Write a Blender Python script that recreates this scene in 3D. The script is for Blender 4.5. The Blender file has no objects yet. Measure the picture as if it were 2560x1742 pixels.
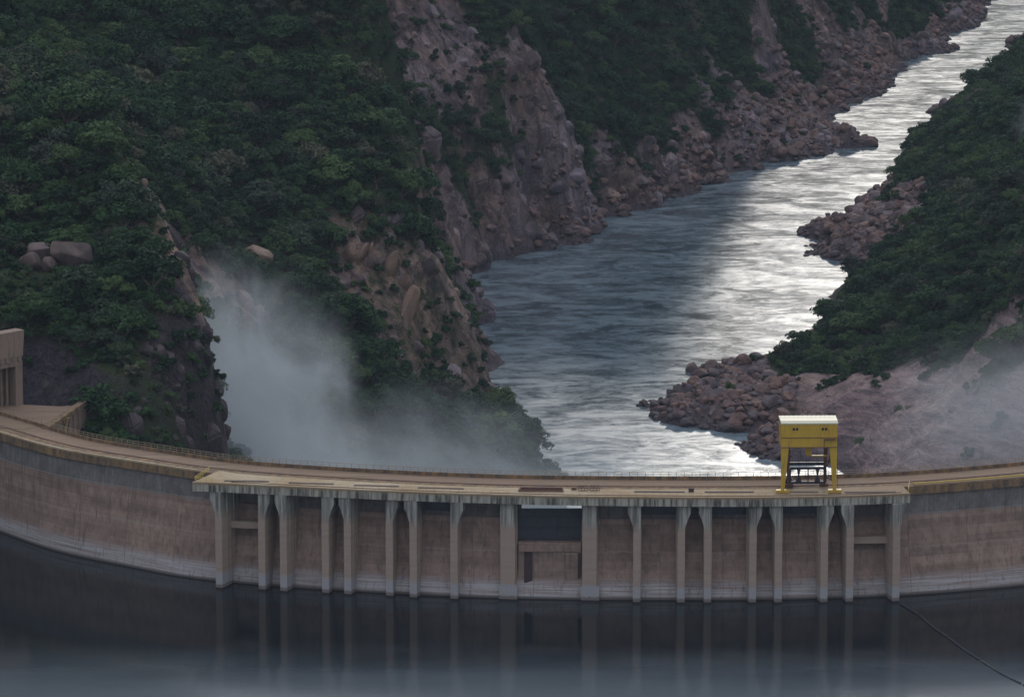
import bpy, bmesh, math, random
import numpy as np
from mathutils import Vector, Matrix
random.seed(7); rng = np.random.default_rng(7)
R = math.radians
S = bpy.context.scene
COL = S.collection

# ------------------------------------------------------------------ camera, world, sun, exposure
F = 12000.0; TH = R(11.64); CZ = 304.3
cam = bpy.data.objects.new('camera', bpy.data.cameras.new('camera')); COL.objects.link(cam)
cam.data.sensor_width = 36; cam.data.lens = 36 * F / 2560
cam.data.clip_start = 5; cam.data.clip_end = 30000
cam.location = (0, 0, CZ); cam.rotation_euler = (R(90) - TH, 0, 0)
S.camera = cam
SUN_EL, SUN_AZ = R(20.5), R(4.7)            # azimuth measured from +Y towards +X
W = bpy.data.worlds.new('World'); S.world = W; W.use_nodes = True
wn = W.node_tree.nodes; wl = W.node_tree.links
sky = wn.new('ShaderNodeTexSky'); sky.sky_type = 'NISHITA'; sky.sun_disc = False
sky.sun_elevation = SUN_EL; sky.sun_rotation = SUN_AZ; sky.air_density = 1.0; sky.dust_density = 1.2; sky.ozone_density = 2.0
# a high overcast over the clear-sky model: brightest overhead, a third of that at the horizon, with soft cloud mottling
_tc = wn.new('ShaderNodeTexCoord'); _sp = wn.new('ShaderNodeSeparateXYZ'); wl.new(_tc.outputs['Generated'], _sp.inputs[0])
_gr = wn.new('ShaderNodeMapRange'); wl.new(_sp.outputs[2], _gr.inputs[0]); _gr.inputs[3].default_value = .24; _gr.inputs[4].default_value = 1.0
_nz = wn.new('ShaderNodeTexNoise'); _nz.inputs['Scale'].default_value = 2.2; _nz.inputs['Detail'].default_value = 4; wl.new(_tc.outputs['Generated'], _nz.inputs['Vector'])
_nr = wn.new('ShaderNodeMapRange'); wl.new(_nz.outputs[0], _nr.inputs[0]); _nr.inputs[1].default_value = .3; _nr.inputs[2].default_value = .7; _nr.inputs[3].default_value = .75; _nr.inputs[4].default_value = 1.25
_ml = wn.new('ShaderNodeMath'); _ml.operation = 'MULTIPLY'; wl.new(_gr.outputs[0], _ml.inputs[0]); wl.new(_nr.outputs[0], _ml.inputs[1])
_vs = wn.new('ShaderNodeVectorMath'); _vs.operation = 'SCALE'; _vs.inputs[0].default_value = (5.4, 5.9, 6.9); wl.new(_ml.outputs[0], _vs.inputs['Scale'])
_mx = wn.new('ShaderNodeMix'); _mx.data_type = 'RGBA'; _mx.inputs[0].default_value = .96; wl.new(sky.outputs[0], _mx.inputs[6]); wl.new(_vs.outputs[0], _mx.inputs[7])
wl.new(_mx.outputs[2], wn['Background'].inputs[0]); wn['Background'].inputs[1].default_value = 0.12
sun = bpy.data.objects.new('sun', bpy.data.lights.new('sun', 'SUN')); COL.objects.link(sun)
sun.data.energy = 0.5; sun.data.angle = R(3.6); sun.data.color = (1.0, 0.93, 0.84)
sd = Vector((math.sin(SUN_AZ) * math.cos(SUN_EL), math.cos(SUN_AZ) * math.cos(SUN_EL), math.sin(SUN_EL)))
sun.rotation_euler = sd.to_track_quat('Z', 'Y').to_euler()
S.view_settings.view_transform = 'Standard'; S.view_settings.look = 'None'
S.view_settings.exposure = 0.52; S.view_settings.gamma = 1.0
S.cycles.use_denoising = True
S.cycles.max_bounces = 5; S.cycles.diffuse_bounces = 2; S.cycles.glossy_bounces = 3; S.cycles.volume_bounces = 1
S.cycles.transparent_max_bounces = 8
S.cycles.volume_step_rate = 1.0; S.cycles.volume_max_steps = 96

# ------------------------------------------------------------------ measuring the place: lines of sight met with known levels
def ray(px, py):
    x = (px - 1280) / F; y = -(py - 871) / F
    return np.array([x, math.cos(TH) + y * math.sin(TH), -math.sin(TH) + y * math.cos(TH)])
def at_z(px, py, z): d = ray(px, py); t = (z - CZ) / d[2]; return np.array([0, 0, CZ]) + t * d
def at_Y(px, py, Y): d = ray(px, py); t = Y / d[1]; return np.array([0, 0, CZ]) + t * d
RIV = -100.0

# ------------------------------------------------------------------ small helpers
def tag(o, label=None, cat=None, group=None, kind=None):
    if label: o['label'] = label
    if cat: o['category'] = cat
    if group: o['group'] = group
    if kind: o['kind'] = kind
    return o
def empty(name, loc=(0, 0, 0), rz=0):
    o = bpy.data.objects.new(name, None); COL.objects.link(o); o.location = loc; o.rotation_euler = (0, 0, rz)
    o.empty_display_size = 1; return o
def link(name, me, mat=None, parent=None):
    o = bpy.data.objects.new(name, me); COL.objects.link(o)
    if mat and not me.materials: me.materials.append(mat)
    if parent: o.parent = parent
    return o
class MB:
    def __init__(s): s.v = []; s.f = []
    def add(s, vs, fs):
        n = len(s.v); s.v += [tuple(v) for v in vs]; s.f += [tuple(i + n for i in f) for f in fs]
    def box(s, c, d, rz=0):
        cx, cy, cz = c; hx, hy, hz = d[0] / 2, d[1] / 2, d[2] / 2; co, si = math.cos(rz), math.sin(rz)
        vs = [(cx + x * co - y * si, cy + x * si + y * co, cz + z) for z in (-hz, hz) for (x, y) in ((-hx, -hy), (hx, -hy), (hx, hy), (-hx, hy))]
        s.add(vs, [(3, 2, 1, 0), (4, 5, 6, 7), (0, 1, 5, 4), (1, 2, 6, 5), (2, 3, 7, 6), (3, 0, 4, 7)])
    def bar(s, a, b, w, h=None):
        a = Vector(a); b = Vector(b); h = h or w; d = (b - a).normalized()
        up = Vector((0, 0, 1)) if abs(d.z) < .95 else Vector((0, 1, 0))
        r = d.cross(up).normalized() * w / 2; u = r.normalized().cross(d).normalized() * h / 2
        vs = [p + q for p in (a, b) for q in (-r - u, r - u, r + u, -r + u)]
        s.add(vs, [(3, 2, 1, 0), (4, 5, 6, 7), (0, 1, 5, 4), (1, 2, 6, 5), (2, 3, 7, 6), (3, 0, 4, 7)])
    def prism(s, base, dvec):                # closed polygon swept along dvec
        n = len(base); d = Vector(dvec); vs = [Vector(p) for p in base] + [Vector(p) + d for p in base]
        s.add(vs, [tuple(range(n))[::-1], tuple(range(n, 2 * n))] + [(i, (i + 1) % n, n + (i + 1) % n, n + i) for i in range(n)])
    def sweep(s, rings, closed=True, caps=True):
        m = len(rings[0]); vs = [p for r in rings for p in r]; fs = []
        for i in range(len(rings) - 1):
            for j in range(m if closed else m - 1):
                k = (j + 1) % m; fs.append((i * m + j, i * m + k, (i + 1) * m + k, (i + 1) * m + j))
        if caps and closed: fs += [tuple(range(m))[::-1], tuple(range((len(rings) - 1) * m, len(rings) * m))]
        s.add(vs, fs)
    def build(s, name, mat, parent=None, bevel=0, smooth=False):
        me = bpy.data.meshes.new(name); me.from_pydata(s.v, [], s.f)
        bm = bmesh.new(); bm.from_mesh(me); bmesh.ops.recalc_face_normals(bm, faces=bm.faces)
        if bevel: bmesh.ops.bevel(bm, geom=bm.edges[:], offset=bevel, segments=1, affect='EDGES')
        bm.to_mesh(me); bm.free()
        if smooth: me.shade_smooth()
        return link(name, me, mat, parent)

# ------------------------------------------------------------------ node helpers
def newmat(name):
    m = bpy.data.materials.new(name); m.use_nodes = True
    return m, N(m.node_tree), m.node_tree.nodes['Principled BSDF']
class N:
    def __init__(s, t): s.t = t
    def node(s, typ, ins=None, **kw):
        n = s.t.nodes.new(typ)
        for k, v in kw.items(): setattr(n, k, v)
        for k, v in (ins or {}).items(): s.put(n.inputs[k], v)
        return n
    def put(s, sock, v):
        if isinstance(v, bpy.types.NodeSocket): s.t.links.new(v, sock)
        else: sock.default_value = v
    def math(s, op, a, b=0, c=None, clamp=False):
        n = s.node('ShaderNodeMath', operation=op, use_clamp=clamp); s.put(n.inputs[0], a); s.put(n.inputs[1], b)
        if c is not None: s.put(n.inputs[2], c)
        return n.outputs[0]
    def pos(s): return s.node('ShaderNodeNewGeometry').outputs['Position']
    def sep(s, v): n = s.node('ShaderNodeSeparateXYZ'); s.put(n.inputs[0], v); return n.outputs
    def scale(s, v, k):
        n = s.node('ShaderNodeMapping'); s.put(n.inputs[0], v); n.inputs['Scale'].default_value = k; return n.outputs[0]
    def noise(s, v, sc, det=4, rough=.6, dist=0, out='Fac'):
        n = s.node('ShaderNodeTexNoise'); s.put(n.inputs['Vector'], v); n.inputs['Scale'].default_value = sc
        n.inputs['Detail'].default_value = det; n.inputs['Roughness'].default_value = rough; n.inputs['Distortion'].default_value = dist
        return n.outputs[out]
    def voro(s, v, sc, feat='F1', rnd=1, out='Distance'):
        n = s.node('ShaderNodeTexVoronoi', feature=feat); s.put(n.inputs['Vector'], v); n.inputs['Scale'].default_value = sc
        n.inputs['Randomness'].default_value = rnd; return n.outputs[out]
    def ramp(s, fac, stops, mode='LINEAR'):
        n = s.node('ShaderNodeValToRGB'); s.put(n.inputs[0], fac); cr = n.color_ramp; cr.interpolation = mode
        while len(cr.elements) < len(stops): cr.elements.new(.5)
        for e, (p, c) in zip(cr.elements, stops):
            e.position = p; e.color = (c[0], c[1], c[2], 1) if not isinstance(c, (int, float)) else (c, c, c, 1)
        return n.outputs[0]
    def mr(s, v, a, b, c=0, d=1, t='LINEAR'):
        n = s.node('ShaderNodeMapRange', interpolation_type=t); s.put(n.inputs[0], v)
        for i, x in enumerate((a, b, c, d)): s.put(n.inputs[i + 1], x)
        return n.outputs[0]
    def mix(s, f, a, b, mode='MIX'):
        n = s.node('ShaderNodeMix', data_type='RGBA', blend_type=mode); s.put(n.inputs[0], f)
        for k, v in ((6, a), (7, b)):
            if isinstance(v, tuple) and len(v) == 3: v = v + (1,)
            s.put(n.inputs[k], v)
        return n.outputs[2]
    def bump(s, h, strength, dist, normal=None):
        n = s.node('ShaderNodeBump'); s.put(n.inputs['Height'], h); n.inputs['Strength'].default_value = strength
        n.inputs['Distance'].default_value = dist
        if normal: s.put(n.inputs['Normal'], normal)
        return n.outputs[0]
def simple(name, col, rough=.7, metal=0, var=.25, sc=.6, stain=None):
    m, n, b = newmat(name); p = n.pos(); f = n.noise(p, sc, 6, .65)
    c = n.mix(f, tuple(x * (1 - var) for x in col), tuple(min(1, x * (1 + var)) for x in col))
    if stain: c = n.mix(n.mr(n.noise(n.scale(p, (1, 1, .12)), 1.6, 5, .7), .52, .7), c, stain)
    n.put(b.inputs['Base Color'], c); b.inputs['Roughness'].default_value = rough; b.inputs['Metallic'].default_value = metal
    return m
#@@MATS
# concrete of the dam: mineral tide line, brown weathered face, grey upper lift, vertical runs
def concrete(name, kind):
    m, n, b = newmat(name); p = n.pos(); x, y, z = n.sep(p)
    big = n.noise(n.scale(p, (.04, .04, .12)), 1, 4, .6)
    lifts = n.noise(n.scale(p, (.012, .012, .9)), 1, 3, .7)
    fine = n.noise(p, 1.7, 5, .7)
    streak = n.noise(n.scale(p, (1.1, 1.1, .05)), 1, 4, .7)
    if kind == 'wall':
        ang = n.math('ARCTAN2', n.math('SUBTRACT', x, 37), n.math('SUBTRACT', 1440, y)); ub = n.math('MULTIPLY', ang, 270 / 15.6)
        fr = n.math('FRACT', ub); wnz = n.node('ShaderNodeTexWhiteNoise', noise_dimensions='2D')
        zl = n.math('FLOOR', n.math('DIVIDE', n.math('ADD', z, n.math('MULTIPLY', n.math('SUBTRACT', big, .5), .8)), 2.3)); cb = n.node('ShaderNodeCombineXYZ', {0: n.math('FLOOR', ub), 1: zl}); n.put(wnz.inputs['Vector'], cb.outputs[0])
        mot = n.noise(n.scale(p, (.35, .35, .22)), 1, 6, .72)
        brown = n.ramp(n.math('ADD', n.math('MULTIPLY', lifts, .25), n.math('MULTIPLY', mot, .75)),
                       [(.32, (.19, .13, .098)), (.48, (.30, .205, .16)), (.6, (.38, .265, .21)), (.72, (.29, .205, .155))])
        brown = n.mix(1.0, brown, n.ramp(wnz.outputs['Value'], [(0, .82), (1, 1.14)]), 'MULTIPLY')
        zz = n.math('ADD', z, n.math('MULTIPLY', n.math('SUBTRACT', mot, .5), 2.2))
        grey = n.mix(n.mr(mot, .35, .65), (.13, .115, .105), (.25, .235, .22))
        c = n.mix(n.mr(zz, 19.4, 20.1), brown, grey)
        lines = n.noise(n.scale(p, (.05, .05, 2.6)), 1, 4, .75)
        pale = n.mix(n.mr(lines, .35, .65), (.27, .23, .215), (.52, .49, .49))
        c = n.mix(n.math('MULTIPLY', n.mr(zz, 5.4, 3.2), n.mr(lines, .3, .55, .35, 1)), c, pale)
        c = n.mix(n.mr(z, .9, .3), c, (.10, .085, .075))
        c = n.mix(n.mr(n.math('ABSOLUTE', n.math('SUBTRACT', zz, 11.5)), .0, .35, .4, 0), c, (.40, .34, .30))
        c = n.mix(n.math('MULTIPLY', n.mr(fr, .018, .006, 0, .6), n.mr(mot, .3, .6)), c, (.07, .055, .05))
        c = n.mix(n.mr(streak, .54, .70, 0, .65), c, (.10, .08, .07))
    elif kind == 'pier':
        brown = n.mix(lifts, (.30, .225, .175), (.50, .39, .31))
        zz = n.math('ADD', z, n.math('MULTIPLY', n.math('SUBTRACT', fine, .5), 1.2))
        c = n.mix(n.mr(zz, 4.2, 3.4), brown, n.mix(fine, (.27, .26, .26), (.50, .48, .49)))
        c = n.mix(n.mr(zz, 1.1, .6), c, (.20, .165, .15))
        c = n.mix(n.mr(z, 17.5, 20.5), c, n.mix(n.mr(streak, .4, .62), (.13, .125, .11), (.46, .44, .38)))
    elif kind == 'fascia':
        st = n.noise(n.scale(p, (1.3, 1.3, .10)), 1, 3, .6)
        c = n.mix(n.mr(st, .38, .60), (.10, .095, .080), (.46, .43, .35))
        c = n.mix(n.mr(z, 26.2, 27.1), c, (.36, .25, .13))
    elif kind == 'deck':
        big2 = n.noise(p, .05, 5, .6)
        c = n.mix(n.mr(big2, .35, .65), (.42, .30, .17), (.56, .45, .30))
        c = n.mix(n.mr(n.noise(p, .5, 5, .7), .5, .75, 0, .7), c, (.32, .17, .07))
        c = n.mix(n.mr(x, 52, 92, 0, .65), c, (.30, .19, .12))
    elif kind == 'road':
        st = n.noise(n.scale(p, (.06, 1.2, 1)), 1, 5, .6)
        c = n.mix(n.mr(st, .3, .7), (.20, .125, .080), (.36, .25, .165))
        c = n.mix(n.mr(fine, .45, .75, 0, .5), c, (.16, .10, .07))
    elif kind == 'stained':
        st = n.noise(n.scale(p, (.5, .5, .15)), 1, 4, .7)
        c = n.mix(n.mr(st, .4, .65), (.12, .085, .06), (.36, .21, .09))
        c = n.mix(n.mr(fine, .5, .8), c, (.30, .27, .22))
    elif kind == 'abutment':
        c = n.mix(big, (.22, .16, .125), (.40, .29, .22))
        c = n.mix(n.mr(streak, .5, .7, 0, .6), c, (.10, .08, .07))
    c = n.mix(n.math('MULTIPLY', fine, .28), c, (.05, .045, .045))
    n.put(b.inputs['Base Color'], c); b.inputs['Roughness'].default_value = .9
    b.inputs['Specular IOR Level'].default_value = .25
    n.put(b.inputs['Normal'], n.bump(fine, .5, .15))
    return m
M = {k: concrete('concrete_' + k, k) for k in ('wall', 'pier', 'fascia', 'deck', 'road', 'stained', 'abutment')}
M['yellow'] = simple('yellow_paint', (.54, .335, .03), .45, 0, .18, .5, (.34, .20, .05))
M['roof'] = simple('pale_roof_sheet', (.44, .42, .29), .5, 0, .10, 1.2)
M['dark_steel'] = simple('dark_steel', (.035, .032, .05), .5, .3)
M['rust'] = simple('rusty_steel', (.13, .065, .045), .85, 0, .5, 2)
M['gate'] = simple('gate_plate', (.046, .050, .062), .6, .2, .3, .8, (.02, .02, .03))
M['rail_yellow'] = simple('faded_yellow_rail', (.55, .38, .06), .6, 0, .25)
M['rail'] = simple('rail_steel', (.32, .25, .16), .7, 0, .3)
M['glass'] = simple('dark_glass', (.02, .02, .025), .15)
M['slot'] = simple('slot_grating', (.055, .035, .035), .9)
M['float'] = simple('float_rubber', (.022, .02, .025), .6)

# rock
def rock_nodes(n, p, tint=1.0):
    big = n.noise(p, .018, 5, .6, .6); mid = n.noise(n.scale(p, (1, 1, .45)), .11, 6, .68, .8); fine = n.noise(p, .9, 5, .7)
    wv = n.node('ShaderNodeVectorMath', operation='ADD'); n.put(wv.inputs[0], n.scale(p, (1, .75, .22))); n.put(wv.inputs[1], n.scale(n.noise(p, .12, 4, .6, 0, 'Color'), (9, 9, 9)))
    cr = n.voro(wv.outputs[0], .17, 'DISTANCE_TO_EDGE')
    c = n.ramp(mid, [(.30, (.036, .026, .026)), (.45, (.13, .086, .074)), (.58, (.21, .140, .112)), (.75, (.30, .225, .19))])
    c = n.mix(n.mr(big, .4, .62), c, n.mix(n.mr(mid, .35, .65), (.085, .066, .080), (.27, .21, .235)))
    blk = n.voro(wv.outputs[0], .12, 'F1', 1, 'Color'); bv = n.sep(blk)[0]
    c = n.mix(1.0, c, n.ramp(bv, [(0, .55), (.5, 1.0), (1, 1.35)]), 'MULTIPLY')
    return c, big, mid, fine, cr
def terrain_mat():
    m, n, b = newmat('gorge_ground'); p = n.pos(); x, y, z = n.sep(p)
    c, big, mid, fine, cr = rock_nodes(n, p)
    veg = n.node('ShaderNodeAttribute', attribute_name='veg').outputs['Fac']
    ora = n.node('ShaderNodeAttribute', attribute_name='ochre').outputs['Fac']
    c = n.mix(n.math('MULTIPLY', n.math('MAXIMUM', ora, 0), n.mr(mid, .35, .6, 0, .7)), c, (.36, .235, .155))
    c = n.mix(n.mr(ora, -.2, -.6, 0, .95), c, n.mix(n.mr(fine, .35, .65), (.014, .012, .016), (.060, .050, .055)))  # near left cliff: dark stained rock, with the cliff's shade painted in
    c = n.mix(n.math('MULTIPLY', n.mr(cr, .0, .05, .55, 0), n.mr(big, .35, .55)), c, (.05, .036, .038))
    sl = n.node('ShaderNodeAttribute', attribute_name='slab').outputs['Fac']
    q = n.node('ShaderNodeMapping'); n.put(q.inputs[0], p); q.inputs['Rotation'].default_value = (0, R(38), 0); q.inputs['Scale'].default_value = (.12, .12, .9)
    sn = n.noise(q.outputs[0], .5, 6, .72, .8)
    c = n.mix(n.math('MULTIPLY', sl, .92), c, n.ramp(sn, [(.32, (.085, .062, .072)), (.5, (.28, .19, .18)), (.66, (.44, .32, .295))]))
    vm = n.mr(n.math('ADD', veg, n.math('MULTIPLY', n.math('SUBTRACT', n.noise(p, .22, 5, .7), .5), .9)), .38, .62)
    g = n.mix(n.noise(p, .5, 5, .75), (.010, .018, .007), (.055, .075, .026))
    wet = n.mr(z, RIV + 7, RIV + 2)
    c = n.mix(n.math('MULTIPLY', wet, .75), c, (.085, .065, .075))
    c = n.mix(vm, c, g)
    n.put(b.inputs['Base Color'], c); b.inputs['Roughness'].default_value = .9; b.inputs['Specular IOR Level'].default_value = .2
    h = n.math('ADD', n.math('MULTIPLY', mid, 2.2), n.math('MULTIPLY', n.mr(cr, 0, .12), .35))
    n.put(b.inputs['Normal'], n.bump(n.math('ADD', h, n.math('MULTIPLY', fine, .35)), .9, 2.2))
    return m
def rock_only(name, k):
    m, n, b = newmat(name); c, big, mid, fine, cr = rock_nodes(n, n.pos())
    if k == 1: c = n.mix(.7, c, n.mix(n.mr(mid, .35, .65), (.18, .11, .07), (.34, .23, .145)))
    if k == 3: c = n.mix(.6, c, n.mix(n.mr(mid, .35, .65), (.13, .075, .045), (.36, .22, .14)))
    if k == 4: c = n.mix(.85, c, n.mix(n.mr(mid, .35, .65), (.018, .015, .018), (.075, .06, .062)))  # ledges of the near left cliff: dark rock plus painted shade
    if k == 2: c = n.mix(.6, c, n.mix(n.mr(mid, .35, .65), (.05, .036, .030), (.12, .085, .068)))
    n.put(b.inputs['Base Color'], c); b.inputs['Roughness'].default_value = .9
    n.put(b.inputs['Normal'], n.bump(n.math('ADD', mid, n.math('MULTIPLY', fine, .3)), .8, 1.2)); return m
def boulder_mat(name, wet):
    m, n, b = newmat(name); p = n.pos(); x, y, z = n.sep(p)
    rnd = n.node('ShaderNodeObjectInfo').outputs['Random']
    f = n.noise(p, .35, 6, .7)
    c = n.ramp(f, [(.3, (.07, .042, .040)), (.5, (.18, .105, .085)), (.7, (.29, .175, .135))])
    c = n.mix(n.mr(rnd, .45, 1), c, n.mix(f, (.075, .058, .064), (.21, .165, .175)))
    c = n.mix(n.mr(z, RIV + 4.5, RIV + .8, 0, .8), c, (.06, .048, .052))
    n.put(b.inputs['Base Color'], c); b.inputs['Roughness'].default_value = .85
    n.put(b.inputs['Normal'], n.bump(n.noise(p, 1.2, 5, .7), .7, .5))
    return m
def leaf_mat(name, dark, light, yel):
    m, n, b = newmat(name); p = n.pos()
    rnd = n.node('ShaderNodeObjectInfo').outputs['Random']
    f = n.noise(p, .35, 4, .7)
    c = n.mix(n.mr(f, .32, .66), dark, light)
    h2 = n.math('FRACT', n.math('MULTIPLY', rnd, 7.31)); c = n.mix(n.mr(h2, .70, 1, 0, .8), c, (.060, .066, .050))
    c = n.mix(n.mr(rnd, .62, 1, 0, .8), c, yel)
    h3 = n.math('FRACT', n.math('MULTIPLY', rnd, 23.7)); c = n.mix(n.mr(h3, .94, .96, 0, .7), c, (.14, .125, .085))
    c = n.mix(n.mr(rnd, 0, .3, .55, 0), c, tuple(q * .55 for q in dark))
    n.put(b.inputs['Base Color'], c); b.inputs['Roughness'].default_value = .7; b.inputs['Specular IOR Level'].default_value = .15
    tr = n.node('ShaderNodeBsdfTranslucent', {'Color': c})
    mx = n.node('ShaderNodeMixShader', {0: .12, 1: b.outputs[0], 2: tr.outputs[0]})
    n.t.links.new(mx.outputs[0], n.t.nodes['Material Output'].inputs[0])
    return m
M['terrain'] = terrain_mat(); M['boulder'] = boulder_mat('granite_boulder', 0)
M['terrain_rock'] = rock_only('ledge_rock', 0); M['pale'] = rock_only('pale_rock', 1); M['dullrock'] = rock_only('dull_rock', 2); M['shaded_darkrock'] = rock_only('shaded_dark_rock', 4); M['dullorange'] = rock_only('orange_rock', 3)
M['leaf'] = leaf_mat('foliage', (.009, .026, .011), (.044, .098, .033), (.090, .140, .045))
M['bark'] = simple('bark', (.12, .09, .07), .9)

# ------------------------------------------------------------------ terrain from surveyed points
# (px, py, value): 'Y' = distance known, 'Z' = level known, 'W' = plain world point. veg 0..1, ochre 0..1
PTS = []
def Yp(l, veg=1, och=0):
    for a, b_, Y in l: q = at_Y(a, b_, Y); PTS.append((q[0], q[1], q[2], veg, och))
def Zp(l, veg=1, och=0):
    for a, b_, Z in l: q = at_z(a, b_, Z); PTS.append((q[0], q[1], q[2], veg, och))
def Wp(l, veg=1, och=0):
    for q in l: PTS.append((q[0], q[1], q[2], veg, och))
#@@PTS
# A: near spur at the left abutment
Yp([(480, 690, 1345), (420, 580, 1370), (370, 480, 1400), (290, 360, 1440), (200, 280, 1480), (0, 190, 1540), (-200, 120, 1600)], .85, .8)
Yp([(562, 1130, 1318), (527, 930, 1322), (495, 790, 1330)], .2, -1)  # negative ochre: dark cliff rock including painted shade
Yp([(100, 800, 1312), (100, 650, 1350), (100, 450, 1410), (100, 300, 1470), (300, 650, 1332), (300, 500, 1380), (300, 400, 1425),
    (400, 560, 1362), (420, 650, 1345), (200, 560, 1365), (0, 560, 1370), (0, 700, 1330)], 1)
Yp([(300, 900, 1292), (300, 800, 1305), (380, 760, 1315), (200, 800, 1308)], .8)
Yp([(100, 1005, 1286), (100, 900, 1294), (200, 1000, 1280), (430, 900, 1300)], .12, -1)
Yp([(300, 1095, 1268), (400, 1110, 1274), (470, 1125, 1285), (200, 1070, 1262)], .55, -1)
Yp([(450, 760, 1325), (520, 1125, 1300), (505, 950, 1308)], .25, -1)
Yp([(-300, 1000, 1262), (-300, 850, 1290), (-300, 500, 1400), (-300, 200, 1500)], 1)
Wp([(-72, 1335, -60), (-68, 1322, -100), (-74, 1350, -96), (-70, 1300, -102), (-62, 1260, -104), (-80, 1400, -60), (-96, 1400, -10), (-92, 1450, -20), (-116, 1478, 30), (-140, 1530, 55), (-60, 1230, -104), (-85, 1245, -60)], .5)
Yp([(430, 600, 1372), (452, 640, 1360), (472, 690, 1348), (488, 740, 1337), (420, 640, 1360), (440, 700, 1345)], 0, 1.3)
# B: second spur with the cliff
Yp([(905, 0, 1950), (900, 150, 1880), (930, 230, 1850), (960, 300, 1820), (990, 400, 1790)], 1)
Yp([(1040, 480, 1765), (1045, 560, 1750)], .95)
Yp([(1075, 630, 1740), (1110, 680, 1736), (1150, 730, 1733), (1188, 800, 1730), (1196, 880, 1732), (1212, 1015, 1742)], .38, .7)
Yp([(1000, 610, 1722), (900, 610, 1712), (1000, 800, 1694), (950, 700, 1700), (1100, 850, 1706), (1100, 1000, 1686), (1150, 830, 1716), (1160, 980, 1700)], .46, .8)
Yp([(860, 615, 1705), (880, 720, 1690)], .2, .6)
Yp([(800, 600, 1698), (800, 750, 1660), (800, 900, 1630), (900, 850, 1650), (1000, 1000, 1655), (900, 1050, 1610), (1000, 1180, 1610), (1150, 1090, 1668), (1200, 1180, 1640),
    (1290, 1060, 1690), (1300, 1180, 1650), (1330, 1110, 1700), (1340, 1188, 1672)], 1)
Yp([(600, 500, 1710), (700, 560, 1706), (600, 620, 1660), (700, 700, 1650), (500, 590, 1640), (500, 400, 1720), (500, 200, 1800), (500, 0, 1880), (800, 400, 1745), (800, 200, 1820), (800, 0, 1900),
    (650, 300, 1770), (200, 150, 1750), (200, 0, 1830), (-100, 100, 1750), (-100, -100, 1830), (500, -250, 1960), (900, -200, 2030), (-100, -300, 1940)], 1)
Yp([(500, 680, 1620), (560, 760, 1600)], .15, .9)
Yp([(700, 870, 1590)], .5, .7)
Yp([(620, 950, 1570), (760, 960, 1580), (700, 1150, 1510), (850, 1180, 1560), (560, 1150, 1510), (560, 1000, 1540)], .7, .2)
Wp([(-125, 1520, -20), (-135, 1560, 20), (-150, 1620, 60), (-105, 1470, -70)], .9, .4)
Wp([(6, 1735, -112), (2, 1760, -112), (-6, 1790, -112), (16, 1712, -112), (22, 1690, -112), (26, 1650, -110), (-25, 1800, -85), (-45, 1840, -70), (-30, 1880, -104), (-70, 1920, -50), (-60, 1960, -95),
    (-40, 2000, -104), (-95, 2020, -40), (-25, 1560, -108), (0, 1600, -110), (-40, 1480, -108), (-60, 1420, -104), (0, 1400, -110), (0, 1250, -108), (60, 1300, -108), (100, 1300, -105), (60, 1500, -108)], .3)
Wp([tuple(at_z(a, b_, RIV)[:2]) + (-112,) for a, b_ in ((2200, 350), (2170, 325), (2240, 290), (2250, 390), (2200, 420), (2330, 210), (2300, 250), (2050, 470), (1900, 500), (1850, 600), (1700, 620), (1600, 700), (1900, 750), (1400, 750), (1300, 850), (1500, 950), (1700, 850), (2420, 140), (2480, 90), (2520, 40), (1450, 1080), (1650, 1120), (1230, 760), (1250, 950), (1880, 825), (1925, 805), (1850, 855), (1905, 850), (1980, 800))], 0)
Yp([(965, 200, 2112), (985, 300, 2088), (948, 60, 2165)], .1, .2)
# C: far left bank; shore first
SHC = [(1125, 702), (1150, 690), (1190, 680), (1240, 650), (1290, 620), (1350, 604), (1440, 590), (1480, 545), (1560, 524), (1640, 500), (1720, 470), (1800, 440), (1880, 408), (1960, 385), (2050, 368), (2128, 355),
       (2090, 333), (2046, 320), (2080, 290), (2130, 262), (2180, 250), (2205, 225), (2215, 200), (2245, 185), (2272, 172), (2245, 158), (2290, 140), (2370, 130), (2350, 112), (2352, 90), (2400, 72), (2450, 40), (2440, 20), (2462, 0)]
Zp([(a, b_, RIV) for a, b_ in SHC], 0)
Zp([(a, b_ - 12, RIV + 5) for a, b_ in SHC[4:16]], 0)
Wp([(at_z(a, b_, RIV)[0] + 10, at_z(a, b_, RIV)[1] - 12, RIV - 7) for a, b_ in SHC[:16:2]], 0)
Yp([(1060, 600, 2090), (1000, 500, 2080), (1060, 440, 2130), (1120, 560, 2130), (1200, 620, 2160)], 0, .1)
Yp([(940, 330, 2090), (950, 150, 2150), (930, 0, 2190), (1000, 0, 2200), (1050, 200, 2170), (1030, 100, 2190), (1150, 100, 2240), (1180, 250, 2200)], .08, .35)
Yp([(1150, 420, 2150), (1100, 330, 2155), (1250, 300, 2205), (1230, 400, 2180), (1120, 380, 2160), (1200, 60, 2245), (1280, 60, 2270)], .85)
Yp([(1340, 200, 2265), (1400, 290, 2252), (1420, 370, 2236), (1430, 450, 2226), (1350, 330, 2225), (1290, 450, 2190), (1340, 520, 2195), (1250, 540, 2170)], .15, .45)
Yp([(1300, 110, 2275)], .7)
Wp([(28, 2290, -52), (35, 2270, -70), (12, 2310, -25)], .9)
Yp([(1470, 400, 2275), (1560, 400, 2300), (1500, 300, 2318), (1500, 100, 2368), (1500, 0, 2392), (1350, 0, 2335), (1650, 350, 2350), (1650, 200, 2400), (1650, 0, 2460), (1800, 300, 2450), (1800, 150, 2500),
    (1800, 0, 2555), (1930, 110, 2590), (1950, 60, 2620), (2080, 0, 2740), (2170, 0, 2800)], 1)
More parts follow.
